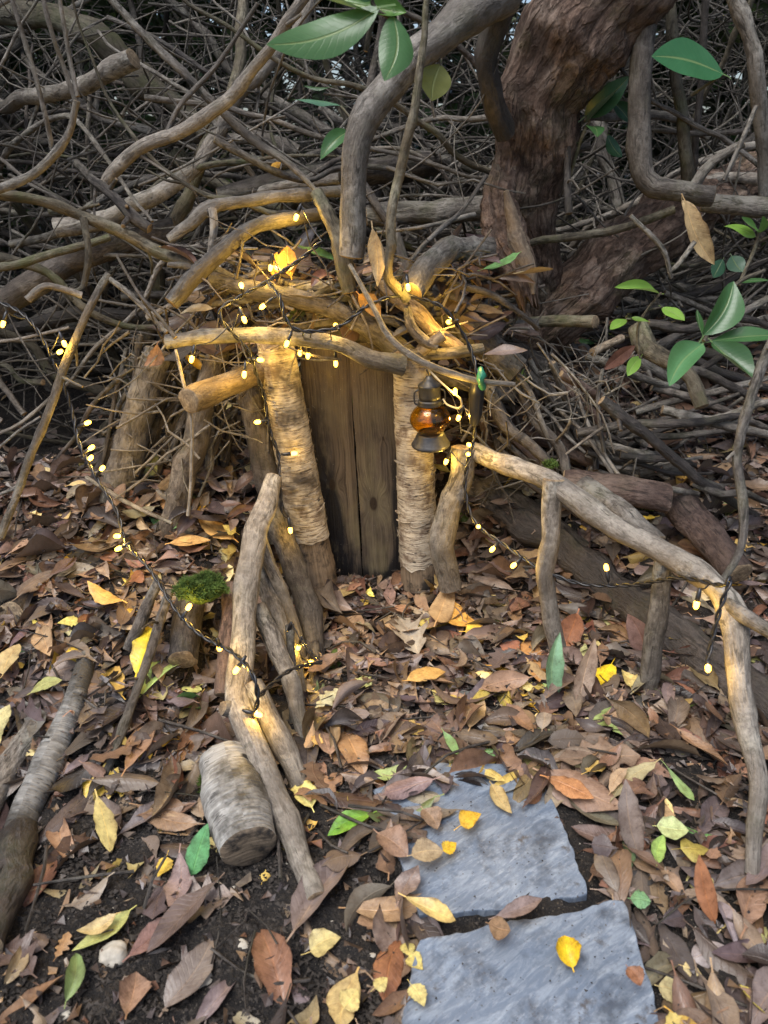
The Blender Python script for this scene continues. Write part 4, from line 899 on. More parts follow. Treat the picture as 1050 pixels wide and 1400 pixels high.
# traced leaves: kind, colour, base px, tip px, width px, label
Yl, Pl, Gr, Br, Gy, Or, Tn = (0.66, 0.45, 0.05), (0.62, 0.52, 0.24), (0.14, 0.30, 0.06), (0.24, 0.14, 0.085), (0.20, 0.165, 0.145), (0.46, 0.24, 0.075), (0.44, 0.31, 0.16)
LG = (0.36, 0.45, 0.17); TL = (0.16, 0.32, 0.2); RB = (0.22, 0.085, 0.05)
HERO = [
 ('lance', (0.72, 0.56, 0.04), (182, 918), (198, 850), 32, 'bright yellow lance leaf beside the slender brown stick', 0.03),
 ('lance', (0.60, 0.48, 0.18), (132, 1088), (152, 1166), 33, 'pale yellow leaf hanging at the slender stick end', 0.03),
 ('oak', (0.22, 0.17, 0.14), (320, 1222), (232, 1240), 62, 'flat grey brown oak leaf on soil by birch log', 0.008),
 ('lance', (0.12, 0.33, 0.13), (262, 1198), (284, 1126), 32, 'upright fresh green leaf against the birch log', 0.03),
 ('lance', (0.14, 0.32, 0.04), (508, 1112), (448, 1142), 28, 'bright green leaf lying beside the half buried slate', 0.012),
 ('lance', LG, (505, 1060), (558, 1046), 20, 'pale green leaf lying above the half buried slate', 0.014),
 ('lance', (0.20, 0.36, 0.22), (762, 960), (768, 866), 26, 'tall bluish green leaf standing at the prop foot', 0.03),
 ('birch', (0.75, 0.56, 0.03), (836, 908), (818, 938), 26, 'bright yellow leaf beside the short prop', 0.02),
 ('lance', (0.42, 0.33, 0.26), (790, 965), (812, 872), 34, 'pale pinkish leaf standing between the two props', 0.03),
 ('lance', (0.25, 0.15, 0.12), (880, 905), (858, 840), 34, 'purplish brown leaf leaning by the short prop', 0.03),
 ('lance', (0.20, 0.16, 0.145), (402, 1278), (484, 1162), 46, 'large dark grey leaf lying at the handrail foot', 0.012),
 ('lance', (0.24, 0.125, 0.075), (388, 1372), (352, 1262), 46, 'large two toned brown leaf on the bare soil', 0.010),
 ('lance', (0.27, 0.12, 0.06), (548, 1276), (528, 1368), 38, 'glossy red brown leaf beside the paler slate corner', 0.014),
 ('lance', (0.62, 0.48, 0.19), (552, 1234), (627, 1270), 26, 'long yellow leaf bridging the gap between slates', 0.034),
 ('lance', (0.22, 0.16, 0.13), (545, 1240), (574, 1186), 30, 'greyish leaf lying under the long yellow leaf', 0.028),
 ('lance', (0.20, 0.165, 0.14), (225, 1375), (290, 1278), 44, 'long grey brown leaf on soil among pebbles', 0.010),
 ('lance', (0.30, 0.19, 0.13), (172, 1390), (186, 1330), 40, 'stubby brown leaf on soil below the largest pebble', 0.010),
 ('lance', (0.21, 0.12, 0.10), (176, 1308), (246, 1252), 34, 'mottled purplish leaf beside a pale pebble', 0.010),
 ('lance', (0.46, 0.49, 0.18), (178, 1244), (98, 1300), 26, 'pale green yellow leaf lying on another leaf', 0.014),
 ('lance', (0.58, 0.46, 0.22), (160, 1252), (104, 1276), 22, 'cream leaf resting on the pale green one', 0.020),
 ('birch', (0.62, 0.48, 0.14), (172, 1182), (138, 1202), 30, 'yellow birch leaf on soil under hanging leaf', 0.010),
 ('birch', (0.66, 0.46, 0.07), (228, 1172), (216, 1200), 22, 'small golden leaf lying by fresh green leaf', 0.010),
 ('oak', (0.34, 0.20, 0.09), (76, 1310), (94, 1274), 22, 'small tan oak leaf on trodden soil', 0.010),
 ('oval', (0.72, 0.48, 0.02), (784, 1322), (772, 1276), 32, 'golden leaf with stalk on the paler slate', 0.030),
 ('birch', (0.66, 0.40, 0.04), (630, 1128), (658, 1112), 24, 'orange yellow birch leaf on the half buried slate', 0.028),
 ('birch', (0.66, 0.42, 0.03), (606, 1164), (624, 1152), 20, 'tiny round golden leaf near the slate middle', 0.028),
 ('lance', (0.46, 0.35, 0.16), (672, 1072), (700, 1112), 20, 'small tan leaf on the back of half buried slate', 0.028),
 ('birch', (0.60, 0.46, 0.14), (664, 1052), (690, 1068), 18, 'small yellow leaf at the slate back edge', 0.028),
 ('broad', (0.36, 0.28, 0.17), (562, 1170), (606, 1164), 34, 'curled tan leaf on the slate edge', 0.030),
 ('broad', (0.26, 0.18, 0.12), (578, 1106), (598, 1134), 28, 'brown oval leaf on half buried slate', 0.028),
 ('broad', (0.26, 0.17, 0.12), (516, 1138), (558, 1170), 38, 'brown oval leaf against half buried slate side', 0.022),
 ('broad', (0.24, 0.15, 0.08), (668, 1262), (698, 1272), 30, 'curled brown leaf in the gap between slates', 0.030),
 ('broad', (0.27, 0.13, 0.07), (858, 1322), (876, 1348), 22, 'small red brown leaf on the paler slate', 0.032),
 ('lance', (0.23, 0.17, 0.15), (676, 1252), (742, 1226), 22, 'grey leaf lying along the slate gap', 0.030),
 ('birch', (0.56, 0.48, 0.16), (556, 1288), (562, 1308), 20, 'lime yellow leaf beside the slate corner', 0.018),
 ('birch', (0.60, 0.50, 0.16), (560, 1306), (578, 1326), 22, 'rounded yellow leaf beneath the lime one', 0.020),
 ('birch', (0.60, 0.50, 0.18), (512, 1350), (530, 1336), 20, 'pale yellow leaf on the red brown leaf', 0.024),
 ('birch', (0.58, 0.50, 0.20), (562, 1346), (580, 1376), 24, 'cream birch leaf against the slate side', 0.024),
 ('birch', (0.50, 0.42, 0.18), (424, 1300), (466, 1280), 36, 'yellow green tattered leaf on bare soil', 0.012),
 ('lance', (0.44, 0.33, 0.14), (488, 1330), (466, 1410), 44, 'tan pointed leaf lying under a yellow birch leaf', 0.014),
 ('birch', (0.58, 0.46, 0.16), (470, 1378), (490, 1352), 30, 'yellow leaf lying on the tan pointed leaf', 0.024),
 ('lance', (0.30, 0.24, 0.13), (395, 1400), (432, 1362), 24, 'olive tan leaf on the soil beside red bits', 0.012),
 ('lance', (0.27, 0.22, 0.19), (880, 1180), (858, 1068), 36, 'long upright greyish leaf beside the slates', 0.028),
 ('lance', (0.12, 0.20, 0.10), (862, 1190), (856, 1140), 16, 'dark green narrow leaf tucked under grey leaf', 0.012),
 ('broad', (0.42, 0.50, 0.24), (898, 1128), (942, 1134), 34, 'pale green oval leaf on litter beside slates', 0.024),
 ('lance', (0.30, 0.46, 0.12), (898, 1182), (908, 1142), 18, 'small lime leaf below the pale green oval', 0.022),
 ('broad', (0.16, 0.32, 0.15), (862, 1228), (890, 1232), 26, 'small dark green oval leaf by slate corner', 0.020),
 ('lance', (0.22, 0.34, 0.14), (906, 1050), (948, 1102), 14, 'thin curved green leaf on the brown litter', 0.028),
 ('lance', (0.40, 0.20, 0.09), (746, 1062), (812, 1092), 30, 'orange brown leaf behind the slate corner', 0.028),
 ('broad', (0.30, 0.21, 0.16), (742, 1060), (850, 1110), 56, 'wide pale brown leaf beneath orange brown leaf', 0.018),
 ('oak', (0.21, 0.155, 0.115), (760, 1040), (875, 1035), 60, 'wide grey oak leaf crumpled between prop and slate', 0.024),
 ('oak', (0.33, 0.30, 0.25), (545, 842), (572, 892), 46, 'pale grey oak leaf on path before the door', 0.026),
 ('oak', (0.42, 0.42, 0.28), (432, 968), (470, 944), 30, 'pale greenish oak leaf beside thin dark stake', 0.018),
 ('oak', (0.42, 0.46, 0.2), (488, 928), (508, 936), 26, 'small lime oak leaf lying on the path', 0.018),
 ('lance', (0.48, 0.30, 0.10), (556, 928), (610, 916), 24, 'orange curved leaf in the path middle', 0.026),
 ('lance', (0.34, 0.20, 0.10), (470, 990), (500, 1052), 36, 'tan brown leaf with worn tip on path', 0.018),
 ('broad', (0.42, 0.29, 0.09), (552, 984), (580, 1006), 22, 'yellow brown spotted leaf on the lower path', 0.018),
 ('lance', (0.55, 0.36, 0.12), (170, 828), (120, 800), 24, 'tan leaf pair lying above the rough stub', 0.03),
 ('lance', (0.52, 0.33, 0.13), (232, 742), (288, 738), 26, 'light tan leaf on the bank by moss', 0.03),
 ('lance', (0.60, 0.36, 0.12), (320, 740), (270, 712), 30, 'golden tan leaf beside stout handrail', 0.03),
 ('lance', (0.50, 0.28, 0.11), (218, 668), (256, 714), 24, 'orange tan leaf leaning below slender log', 0.03),
 ('lance', (0.42, 0.46, 0.18), (180, 660), (224, 620), 22, 'pale green leaf propped below thick lit log', 0.04),
 ('lance', (0.14, 0.34, 0.06), (158, 664), (186, 640), 24, 'bright green leaf under the pale green one', 0.03),
 ('birch', (0.66, 0.52, 0.14), (322, 728), (304, 718), 20, 'small cream leaf on the golden tan leaf', 0.04),
 ('birch', (0.52, 0.50, 0.16), (108, 850), (78, 852), 24, 'lime yellow leaf on dark bank beside rotten log', 0.02),
 ('birch', (0.50, 0.54, 0.20), (272, 938), (248, 944), 22, 'lime birch leaf beneath the mossy log end', 0.02),
 ('lance', (0.46, 0.42, 0.2), (0, 1010), (12, 962), 30, 'pale leaf lying over the second grey branch', 0.03),
 ('broad', (0.44, 0.34, 0.16), (4, 922), (26, 880), 32, 'tan oval leaf at the bank edge', 0.03),
 ('lance', (0.34, 0.36, 0.14), (40, 946), (84, 928), 22, 'half green half brown leaf near silver birch', 0.03),
 ('birch', (0.70, 0.58, 0.08), (976, 760), (952, 742), 28, 'bright yellow birch leaf behind the handrail bend', 0.02),
 ('birch', (0.58, 0.47, 0.18), (862, 940), (850, 916), 20, 'cream rounded leaf beside bright yellow leaf', 0.02),
 ('lance', (0.30, 0.135, 0.07), (790, 838), (770, 890), 34, 'red brown leaf leaning behind straight prop', 0.03),
 ('lance', (0.40, 0.22, 0.09), (716, 864), (738, 930), 30, 'orange brown leaf lying at path edge', 0.02),
 ('lance', (0.56, 0.32, 0.08), (622, 826), (660, 858), 34, 'glowing orange leaf by the bent pinkish stick', 0.02),
 ('lance', (0.42, 0.30, 0.17), (594, 862), (616, 800), 30, 'crumpled tan leaf at the bent stick foot', 0.03),
 ('lance', (0.44, 0.32, 0.18), (642, 1000), (662, 962), 22, 'pale yellow brown leaf on the path side', 0.02),
 ('lance', (0.30, 0.26, 0.28), (1008, 1290), (986, 1228), 26, 'bluish grey leaf on the soil edge', 0.012),
 ('lance', (0.33, 0.15, 0.075), (978, 1262), (956, 1168), 28, 'red brown leaf standing on trodden edge', 0.02),
 ('broad', (0.40, 0.35, 0.18), (900, 1348), (936, 1366), 34, 'tattered olive leaf beyond the paler slate', 0.012),
 ('broad', (0.32, 0.28, 0.27), (945, 1310), (994, 1292), 34, 'pale grey oval leaf on trodden soil', 0.012),
 ('birch', (0.56, 0.46, 0.22), (934, 1320), (960, 1332), 22, 'cream leaf beside pale grey oval leaf', 0.012),
]
PEBBLES = [(157, 1308, 38), (283, 1342, 28), (332, 1295, 20), (88, 1388, 22), (268, 1310, 15), (455, 1262, 10), (508, 1310, 14), (300, 1240, 9)]
for (kind, c, b, t, w, lb, lift) in HERO:
    p = G((b[0] + t[0]) / 2, (b[1] + t[1]) / 2); EXC.append((p[0], p[1], 0.045))
for (px, py, w) in PEBBLES: p = G(px, py); EXC.append((p[0], p[1], 0.04))
for (px, py, r) in [(276, 808, 0.07), (335, 1110, 0.07), (345, 1180, 0.09), (300, 1060, 0.06), (110, 950, 0.05), (84, 1010, 0.06), (58, 1075, 0.06), (25, 1150, 0.07), (210, 860, 0.05), (175, 960, 0.05), (250, 900, 0.06), (20, 842, 0.05)]:
    p = G(px, py); EXC.append((p[0], p[1], r))
EXC += [(0.02, -0.02, 0.05), (-0.05, -0.01, 0.05), (-0.2, -0.3, 0.05), (-0.2, -0.4, 0.05)]
K4 = ('lance', 'birch', 'oak', 'broad')
leaf_stuff('leaf_litter', scatter(6800, -0.008, 0.010, 0.25, 1, K4, exk=0.25) + scatter(3200, 0.0, 0.022, 0.42, 2, K4),
           'thick litter of mixed brown fallen leaves covering the banks and path', 'leaf litter', pick_col, 'leaf_c', 3)
# torn bits of older leaves
gf = np.random.default_rng(91); bits = []
FR = []
for q in range(14):
    n_ = 5; a = np.sort(gf.uniform(0, 6.28, n_)); rr_ = gf.uniform(0.4, 1.0, n_); v = np.stack([np.cos(a) * rr_, np.sin(a) * rr_ * 0.6, gf.normal(0, 0.18, n_)], 1)
    FR.append(np.vstack([v, [[0, 0, gf.normal(0, 0.15)]]]))
VV, FF, CC = [], [], []; b = 0
while len(VV) < 12000:
    x = gf.uniform(-1.0, 1.0); y = gf.uniform(-0.98, 0.35); dn = float(litter_density(np.array([x]), np.array([y]))[0])
    if gf.random() > 0.45 + 0.55 * dn or ((0.0 < x < 0.3) and y < -0.51 and gf.random() < 0.97): continue
    v = FR[gf.integers(14)] * gf.uniform(0.004, 0.017); up = np.array([gf.normal(0, 0.3), gf.normal(0, 0.3), 1]); a = gf.uniform(0, 6.28)
    A_ = leaf_axes(np.array([math.cos(a), math.sin(a), 0.0]), up); VV.append(v @ A_.T + np.array([x, y, float(H(x, y)) + gf.uniform(0.001, 0.02 * dn + 0.004)]))
    FF.append(np.array([(k, (k + 1) % 5, 5) for k in range(5)]) + b); b += 6
    CC.append(np.broadcast_to(np.clip(BROWNS[gf.integers(17)] * gf.uniform(0.4, 1.15), 0.01, 0.9), (6, 3)))
o = obj('leaf_fragments', mesh_np('leaf_fragments', np.vstack(VV), np.vstack(FF), np.full((b, 2), 0.5), np.vstack(CC), (M['leaf_c'],), None, False))
tag(o, 'torn bits of older brown leaves mixed through the litter', 'leaf litter', kind='stuff')
# fragments of leaf and bark
def crumbs(name, n, seed, smin, smax, mat, label, region, dfun, lift=0.0):
    g = np.random.default_rng(seed)
    ico = np.array([(0, 0, 1), (0.9, 0, 0.2), (-0.4, 0.8, 0.15), (-0.5, -0.8, 0.2), (0.2, 0.1, -0.6)]); fc = np.array([(0, 1, 2), (0, 2, 3), (0, 3, 1), (4, 2, 1), (4, 3, 2), (4, 1, 3)])
    VV, FF = [], []; b = 0
    while b < n * 5:
        x = g.uniform(region[0], region[1]); y = g.uniform(region[2], region[3])
        if g.random() > dfun(x, y): continue
        s = g.uniform(smin, smax) * g.uniform(0.5, 1); a = g.uniform(0, 6.28); ca, sa = math.cos(a), math.sin(a)
        v = ico * g.uniform(0.6, 1.3, (5, 3)) * s * np.array([1, 1, 0.6]); v = np.stack([v[:, 0] * ca - v[:, 1] * sa, v[:, 0] * sa + v[:, 1] * ca, v[:, 2]], 1)
        zz = float(H(x, y)); VV.append(v + np.array([x, y, zz + lift + s * 0.2])); FF.append(fc + b); b += 5
    o = obj(name, mesh_np(name, np.vstack(VV), np.vstack(FF), None, None, (M[mat],), None, False))
    return tag(o, label, 'soil', kind='stuff')
crumbs('soil_crumbs', 14000, 21, 0.0012, 0.005, 'crumb', 'loose crumbs of dark soil on the trodden ground', (-0.9, 0.9, -0.98, 0.0), lambda x, y: 1.0 if y < -0.4 else 0.35)
crumbs('soil_crumbs', 14000, 23, 0.0012, 0.0062, 'crumb', 'loose dark crumbs around the handrail foot and birch log', (-0.62, 0.02, -0.98, -0.45), lambda x, y: 1.0)
crumbs('slate_dirt', 420, 24, 0.0008, 0.0024, 'crumb', 'crumbs of dirt scattered across the stepping slates', (0.0, 0.32, -0.95, -0.5), lambda x, y: 0.5, 0.014)
crumbs('grit', 700, 22, 0.001, 0.0028, 'pebble', 'tiny pale grit sprinkled over the bare soil', (-0.7, 0.8, -0.98, -0.3), lambda x, y: 1.0)

# individual leaves on top
def colour_name(c):
    r_, g_, b_ = c; v = max(c)
    if g_ > r_ * 1.02: return 'green'
    if v > 0.4 and b_ < 0.45 * r_: return 'yellow'
    if v < 0.12: return 'dark brown'
    if b_ > 0.55 * r_: return 'grey brown'
    if g_ < 0.52 * r_: return 'red brown'
    return 'tan' if v > 0.24 else 'mid brown'
LAB = {'lance': 'brown lance shaped fallen leaf lying loose on the litter', 'birch': 'small rounded fallen birch leaf lying loose on the litter',
       'oak': 'lobed brown fallen oak leaf lying loose on the litter', 'broad': 'broad oval brown fallen leaf lying loose on the litter'}
g5 = np.random.default_rng(77); cnt = 0
cand = scatter(700, 0.006, 0.026, 0.30, 31, K4, smin=0.045, smax=0.10, region=(-0.85, 0.85, -0.97, 0.12))
for kind, j, sz, A_, pos in cand:
    ok, X_, Y_ = in_view(pos[None] + A_[:, 0] * sz * 0.5, -10)
    if not ok[0] or cnt >= 215: continue
    cnt += 1
    o = obj('fallen_leaf', leaf_mesh(kind, j, 'leaf_o'))
    o.matrix_world = Matrix.Translation(pos) @ Matrix((A_ * sz).tolist()).to_4x4()
    c = pick_col(g5, kind) * (1.08 if kind != 'birch' else 1); o.color = (*np.clip(c, 0, 0.9), 1)
    tag(o, LAB[kind].replace('brown', '').replace('  ', ' ').replace('fallen', colour_name(c) + ' fallen').strip(), 'leaf', {'lance': 'loose lance shaped leaves', 'birch': 'loose birch leaves', 'oak': 'loose oak leaves', 'broad': 'loose oval leaves'}[kind])

for q, (kind, c, b, t, w, lb, lift) in enumerate(HERO):
    pb, pt = G(b[0], b[1], lift), G(t[0], t[1], lift)
    L = np.linalg.norm(pt - pb)
    d3 = (pb + pt) / 2
    standing = any(k in lb for k in ('standing', 'upright', 'leaning', 'hanging', 'propped'))
    if standing:                                  # tip stands clear of the ground, above its base
        pb = G(b[0], b[1], 0.004) if b[1] > t[1] else P(b[0], b[1], G(t[0], t[1])[1])
        lo = pb if b[1] > t[1] else G(t[0], t[1], 0.004)
        hi_px = t if b[1] > t[1] else b
        hi = P(hi_px[0], hi_px[1], lo[1] + 0.03)
        pb, pt = (lo, hi) if b[1] > t[1] else (hi, lo)
        L = np.linalg.norm(pt - pb)
    mid = (pb + pt) / 2
    me_src = leaf_arrays(kind, 5000 + q, n=13, m=6, flat=0.3)
    V, F, UV = me_src; V = V.copy()
    wid = w * depth_of(mid) / FPX; cur = V[:, 1].max() - V[:, 1].min()
    fs = 1.0 if standing else 1.12
    sy = np.clip(wid / (cur * L) * fs, 0.5, 2.2); V[:, 1] *= sy
    up = np.array([rnd.gauss(0, 0.12), -0.12, 1.0]) if not standing else np.array([rnd.gauss(0, 0.25), -1, 0.35])
    A_ = leaf_axes(pt - pb, up)
    o = obj('fallen_leaf', mesh_np('leaf', V, F, UV, None, (M['leaf_o'],)))
    o.matrix_world = Matrix.Translation(pb) @ Matrix((A_ * L).tolist()).to_4x4()
    o.color = (*c, 1); tag(o, lb, 'leaf', 'fallen leaves picked out by colour')

# pebbles
for q, (px, py, w) in enumerate(PEBBLES):
    p = G(px, py); r = w / 2 * depth_of(p) / FPX
    import bmesh
    bm = bmesh.new(); bmesh.ops.create_icosphere(bm, subdivisions=3, radius=1)
    for v in bm.verts:
        k = 1 + 0.32 * mnoise.noise(v.co * 1.3 + Vector((q * 7, 0, 0))) + 0.1 * mnoise.noise(v.co * 4 + Vector((q * 7, 3, 0)))
        v.co = Vector((v.co.x * k, v.co.y * k * 0.85, v.co.z * k * 0.62)) * r
    me = bpy.data.meshes.new('pebble'); bm.to_mesh(me); bm.free(); me.materials.append(M['pebble'])
    for f in me.polygons: f.use_smooth = True
    o = obj('pebble', me); o.location = p + np.array([0, 0, r * 0.25]); o.rotation_euler = (0, 0, q * 1.3)
    tag(o, 'largest pale knobbly pebble beside mottled purplish leaf' if q == 0 else 'small pale pebble lying on the dark trodden soil', 'pebble', 'pale pebbles on the soil')

# ------------------------------------------------------------------ moss
def moss(label, px, py, Y, rw, n, seed):
    c = G(px, py) if Y is None else P(px, py, Y)
    e = empty('moss_clump', c); tag(e, label, 'moss')
    g = np.random.default_rng(seed); V, F = [], []
    for _ in range(n):
        d = g.normal(0, 1, 3); d[2] = abs(d[2]); d[1] -= 0.2; d /= np.linalg.norm(d)
        k = 1 + 0.45 * mnoise.noise(Vector(d * 2.2) + Vector((seed, 0, 0))); p = d * rw * np.array([1, 0.9, 0.6]) * k * g.uniform(0.75, 1.0)
        t = d + g.normal(0, 0.6, 3); t /= np.linalg.norm(t); s = np.cross(t, g.normal(0, 1, 3)); s /= np.linalg.norm(s) + 1e-9
        L = g.uniform(0.003, 0.008); w = 0.0008; b = len(V)
        V += [p - s * w, p + s * w, p + t * L]; F.append((b, b + 1, b + 2))
    o = obj('fronds', mesh_np('fronds', V, F, None, None, (M['moss'],)), e); o['kind'] = 'stuff'
    import bmesh
    bm = bmesh.new(); bmesh.ops.create_icosphere(bm, subdivisions=3, radius=rw * 0.88)
    for v in bm.verts: v.co *= 1 + 0.2 * mnoise.noise(v.co / rw * 2.5); v.co.z *= 0.58; v.co.y *= 0.9
    me = bpy.data.meshes.new('cushion'); bm.to_mesh(me); bm.free(); me.materials.append(M['moss']); obj('cushion', me, e)
moss('round cushion of bright green moss on the bank', 277, 806, -0.32, 0.034, 6500, 1)
moss('small flat tuft of moss on the handrail', 752, 636, -0.14, 0.010, 500, 2)
moss('patch of dark moss on the cut birch log top', 292, 1072, -0.54, 0.020, 1500, 3)

# ------------------------------------------------------------------ living leaves
def sprig(label, base, leaves, stem=None, name='leafy_sprig'):
    """base (px,py,Y); leaves: (bpx,bpy,tpx,tpy,Yb,Yt,w,colour,kind,(up))"""
    e = empty(name, P(*base)); tag(e, label, 'foliage'); b0 = np.array(e.location)
    if stem:
        for st in stem:
            A, Rr = pix(st); tube('stem', A, Rr, 'green', parent=e, rough=0.05, wob=0.1, sides=7)
    for q, (x0, y0, x1, y1, Y0, Y1, w, c, kind, up) in enumerate(leaves):
        pb, pt = P(x0, y0, Y0), P(x1, y1, Y1); L = np.linalg.norm(pt - pb)
        V, F, UV = leaf_arrays(kind, 900 + q + int(x0), n=14, m=6, flat=0.6, live=True); V = V.copy()
        wid = w * depth_of((pb + pt) / 2) / FPX; V[:, 1] *= wid / ((V[:, 1].max() - V[:, 1].min()) * L)
        A_ = leaf_axes(pt - pb, np.array(up, float))
        o = obj('leaf', mesh_np('leaf', V, F, UV, None, (M['live_o'],)), e)
        o.matrix_local = Matrix.Translation(pb - b0) @ Matrix((A_ * L).tolist()).to_4x4(); o.color = (*c, 1)
    return e
g1, g2, g3, g4, g5c = (0.06, 0.15, 0.052), (0.045, 0.115, 0.038), (0.10, 0.22, 0.05), (0.20, 0.36, 0.06), (0.035, 0.10, 0.05)
V_ = (0, -1, 0.35); Ud = (0, -0.45, 1)
sprig('large fresh green leaves hanging in front of the limb', (505, 20, -0.33), [
    (520, 18, 364, 70, -0.33, -0.36, 56, g1, 'oval', (0.1, -1, 0.5)), (430, -6, 556, 18, -0.30, -0.33, 52, g3, 'oval', (0, -1, 0.6)),
    (538, 20, 526, 110, -0.33, -0.36, 50, g1, 'oval', (0.2, -1, 0.2)), (515, -8, 470, -45, -0.33, -0.36, 40, g1, 'oval', V_)],
    [[(505, -20, -0.33, 6), (512, 10, -0.33, 6), (532, 24, -0.33, 4)]])
sprig('small bluish leaves behind the hanging limb', (455, 145, 0.05), [
    (466, 142, 397, 134, 0.02, 0.0, 15, (0.09, 0.2, 0.12), 'oval', (0, -0.3, 1)), (478, 174, 437, 214, -0.02, -0.05, 24, g1, 'oval', (0, -1, 0.6)), (452, 120, 415, 118, 0.1, 0.1, 10, g2, 'oval', Ud)],
    [[(520, 160, -0.03, 3), (490, 168, -0.02, 3), (466, 145, 0.02, 3)]])
sprig('single yellowing leaf hanging beside the drooping stem', (600, 90, -0.05), [(602, 88, 590, 138, -0.05, -0.06, 46, (0.16, 0.17, 0.03), 'broad', (0.3, -1, 0.2))], [[(600, 70, -0.05, 3), (602, 90, -0.05, 3)]])
sprig('single glossy round dark green leaf on bare stem', (990, 95, -0.05), [(988, 102, 890, 78, -0.05, -0.07, 66, (0.035, 0.13, 0.05), 'broad', (0.0, -0.9, 0.75))], [[(945, 130, -0.02, 5), (975, 110, -0.04, 4), (988, 102, -0.05, 4)]])
sprig('dull dark leaves growing in shade beside the trunk', (815, 150, 0.2), [
    (798, 160, 860, 104, 0.2, 0.16, 32, g5c, 'oval', V_), (800, 170, 848, 120, 0.2, 0.15, 30, g5c, 'oval', Ud), (806, 168, 818, 182, 0.18, 0.1, 24, g2, 'oval', V_), (822, 75, 850, 92, 0.25, 0.2, 30, g5c, 'oval', V_),
    (838, 140, 862, 168, 0.2, 0.2, 22, g5c, 'oval', V_), (790, 195, 765, 200, 0.2, 0.2, 14, g1, 'oval', Ud), (830, 185, 850, 215, 0.2, 0.2, 18, g5c, 'oval', V_)],
    [[(780, 240, 0.22, 4), (795, 190, 0.2, 5), (806, 165, 0.2, 4)], [(800, 165, 0.2, 4), (822, 80, 0.24, 3)], [(800, 165, 0.2, 4), (838, 142, 0.2, 3)]])
sprig('whorl of five fresh green leaves beside the handrail stick', (962, 465, -0.2), [
    (963, 458, 1004, 384, -0.2, -0.16, 42, g1, 'oval', (0, -1, 0.3)), (968, 466, 1062, 456, -0.2, -0.2, 28, g1, 'lance', (0, -0.6, 1)), (970, 470, 1032, 524, -0.2, -0.26, 36, g2, 'oval', (0.2, -0.8, 0.8)),
    (961, 470, 915, 528, -0.2, -0.26, 38, (0.10, 0.24, 0.10), 'oval', (-0.2, -0.8, 0.8)), (960, 460, 952, 424, -0.2, -0.17, 14, g2, 'lance', (0.5, -1, 0.2))],
    [[(1045, 370, -0.1, 6), (1005, 390, -0.14, 6), (985, 430, -0.18, 5), (962, 466, -0.2, 5)]])
sprig('small lime green young leaves on a thin dark stem', (880, 410, -0.02), [
    (902, 398, 842, 390, -0.02, -0.05, 18, g4, 'oval', (0, -0.7, 1)), (905, 420, 936, 438, -0.02, -0.06, 20, g4, 'oval', (0, -0.8, 0.8)), (856, 436, 834, 450, -0.02, -0.05, 16, g4, 'broad', Ud), (864, 434, 888, 440, -0.02, -0.04, 11, g4, 'oval', Ud), (876, 488, 858, 514, -0.02, -0.05, 18, g4, 'broad', V_)],
    [[(875, 500, -0.02, 4), (872, 450, -0.02, 4), (885, 424, -0.02, 4), (904, 400, -0.02, 3)], [(872, 436, -0.02, 3), (856, 436, -0.02, 3)], [(885, 424, -0.02, 3), (906, 420, -0.02, 3)]])
sprig('bright small leaves below the level grey stem', (1030, 330, 0.02), [
    (1035, 322, 992, 308, 0.02, 0.0, 18, g4, 'oval', (0, -0.8, 0.8)), (1036, 318, 1012, 298, 0.02, 0.0, 14, g3, 'oval', (0, -0.8, 0.8)), (1038, 320, 1044, 296, 0.02, 0.0, 14, g3, 'oval', V_), (1005, 385, 1052, 382, -0.05, -0.08, 14, g2, 'lance', Ud), (1000, 350, 1015, 372, 0.1, 0.08, 26, g5c, 'broad', V_), (988, 355, 975, 380, 0.1, 0.08, 20, g5c, 'broad', V_)],
    [[(1010, 390, 0.0, 5), (1030, 345, 0.02, 5), (1038, 318, 0.02, 3)]])
# dry leaves that hang in the twigs
def dry_leaf(label, b, t, Y, w, c, kind='lance', up=(0.2, -1, 0.1)):
    pb, pt = P(b[0], b[1], Y), P(t[0], t[1], Y); L = np.linalg.norm(pt - pb)
    V, F, UV = leaf_arrays(kind, int(b[0] * 7 + b[1]), n=12, m=6, flat=0.35); V = V.copy(); wid = w * depth_of(pb) / FPX
    V[:, 1] *= wid / ((V[:, 1].max() - V[:, 1].min()) * L)
    o = obj('dry_leaf', mesh_np('leaf', V, F, UV, None, (M['leaf_o'],))); A_ = leaf_axes(pt - pb, np.array(up, float))
    o.matrix_world = Matrix.Translation(pb) @ Matrix((A_ * L).tolist()).to_4x4(); o.color = (*c, 1)
    tag(o, label, 'leaf', 'dry leaves caught in the branches')
dry_leaf('pale dry leaf hanging beside the limb stub', (509, 312), (516, 392), -0.13, 24, (0.42, 0.33, 0.2))
dry_leaf('tan dry leaf hanging below the level grey stem', (938, 275), (978, 362), 0.02, 32, (0.5, 0.36, 0.18))
dry_leaf('paler tan dry leaf hanging behind the other', (936, 272), (945, 320), 0.04, 20, (0.56, 0.42, 0.22))
dry_leaf('orange dry leaf glowing near the upper bulb', (398, 378), (392, 336), -0.02, 26, (0.5, 0.28, 0.08))
dry_leaf('small orange dry leaf below the forked pale stick', (376, 380), (378, 345), 0.0, 20, (0.42, 0.22, 0.07))
dry_leaf('curled reddish dead leaf on a thin stalk', (824, 506), (868, 472), 0.0, 22, (0.2, 0.10, 0.075))
dry_leaf('flat dry leaf lying on the grey roof log', (625, 412), (690, 428), 0.02, 20, (0.34, 0.26, 0.16), up=(0, -0.6, 1))
dry_leaf('dry leaf lit orange under the roof sticks', (490, 402), (520, 436), -0.06, 26, (0.5, 0.27, 0.07))
dry_leaf('brown dry leaf stuck behind the lintel twig', (215, 470), (198, 500), -0.08, 22, (0.28, 0.17, 0.11))
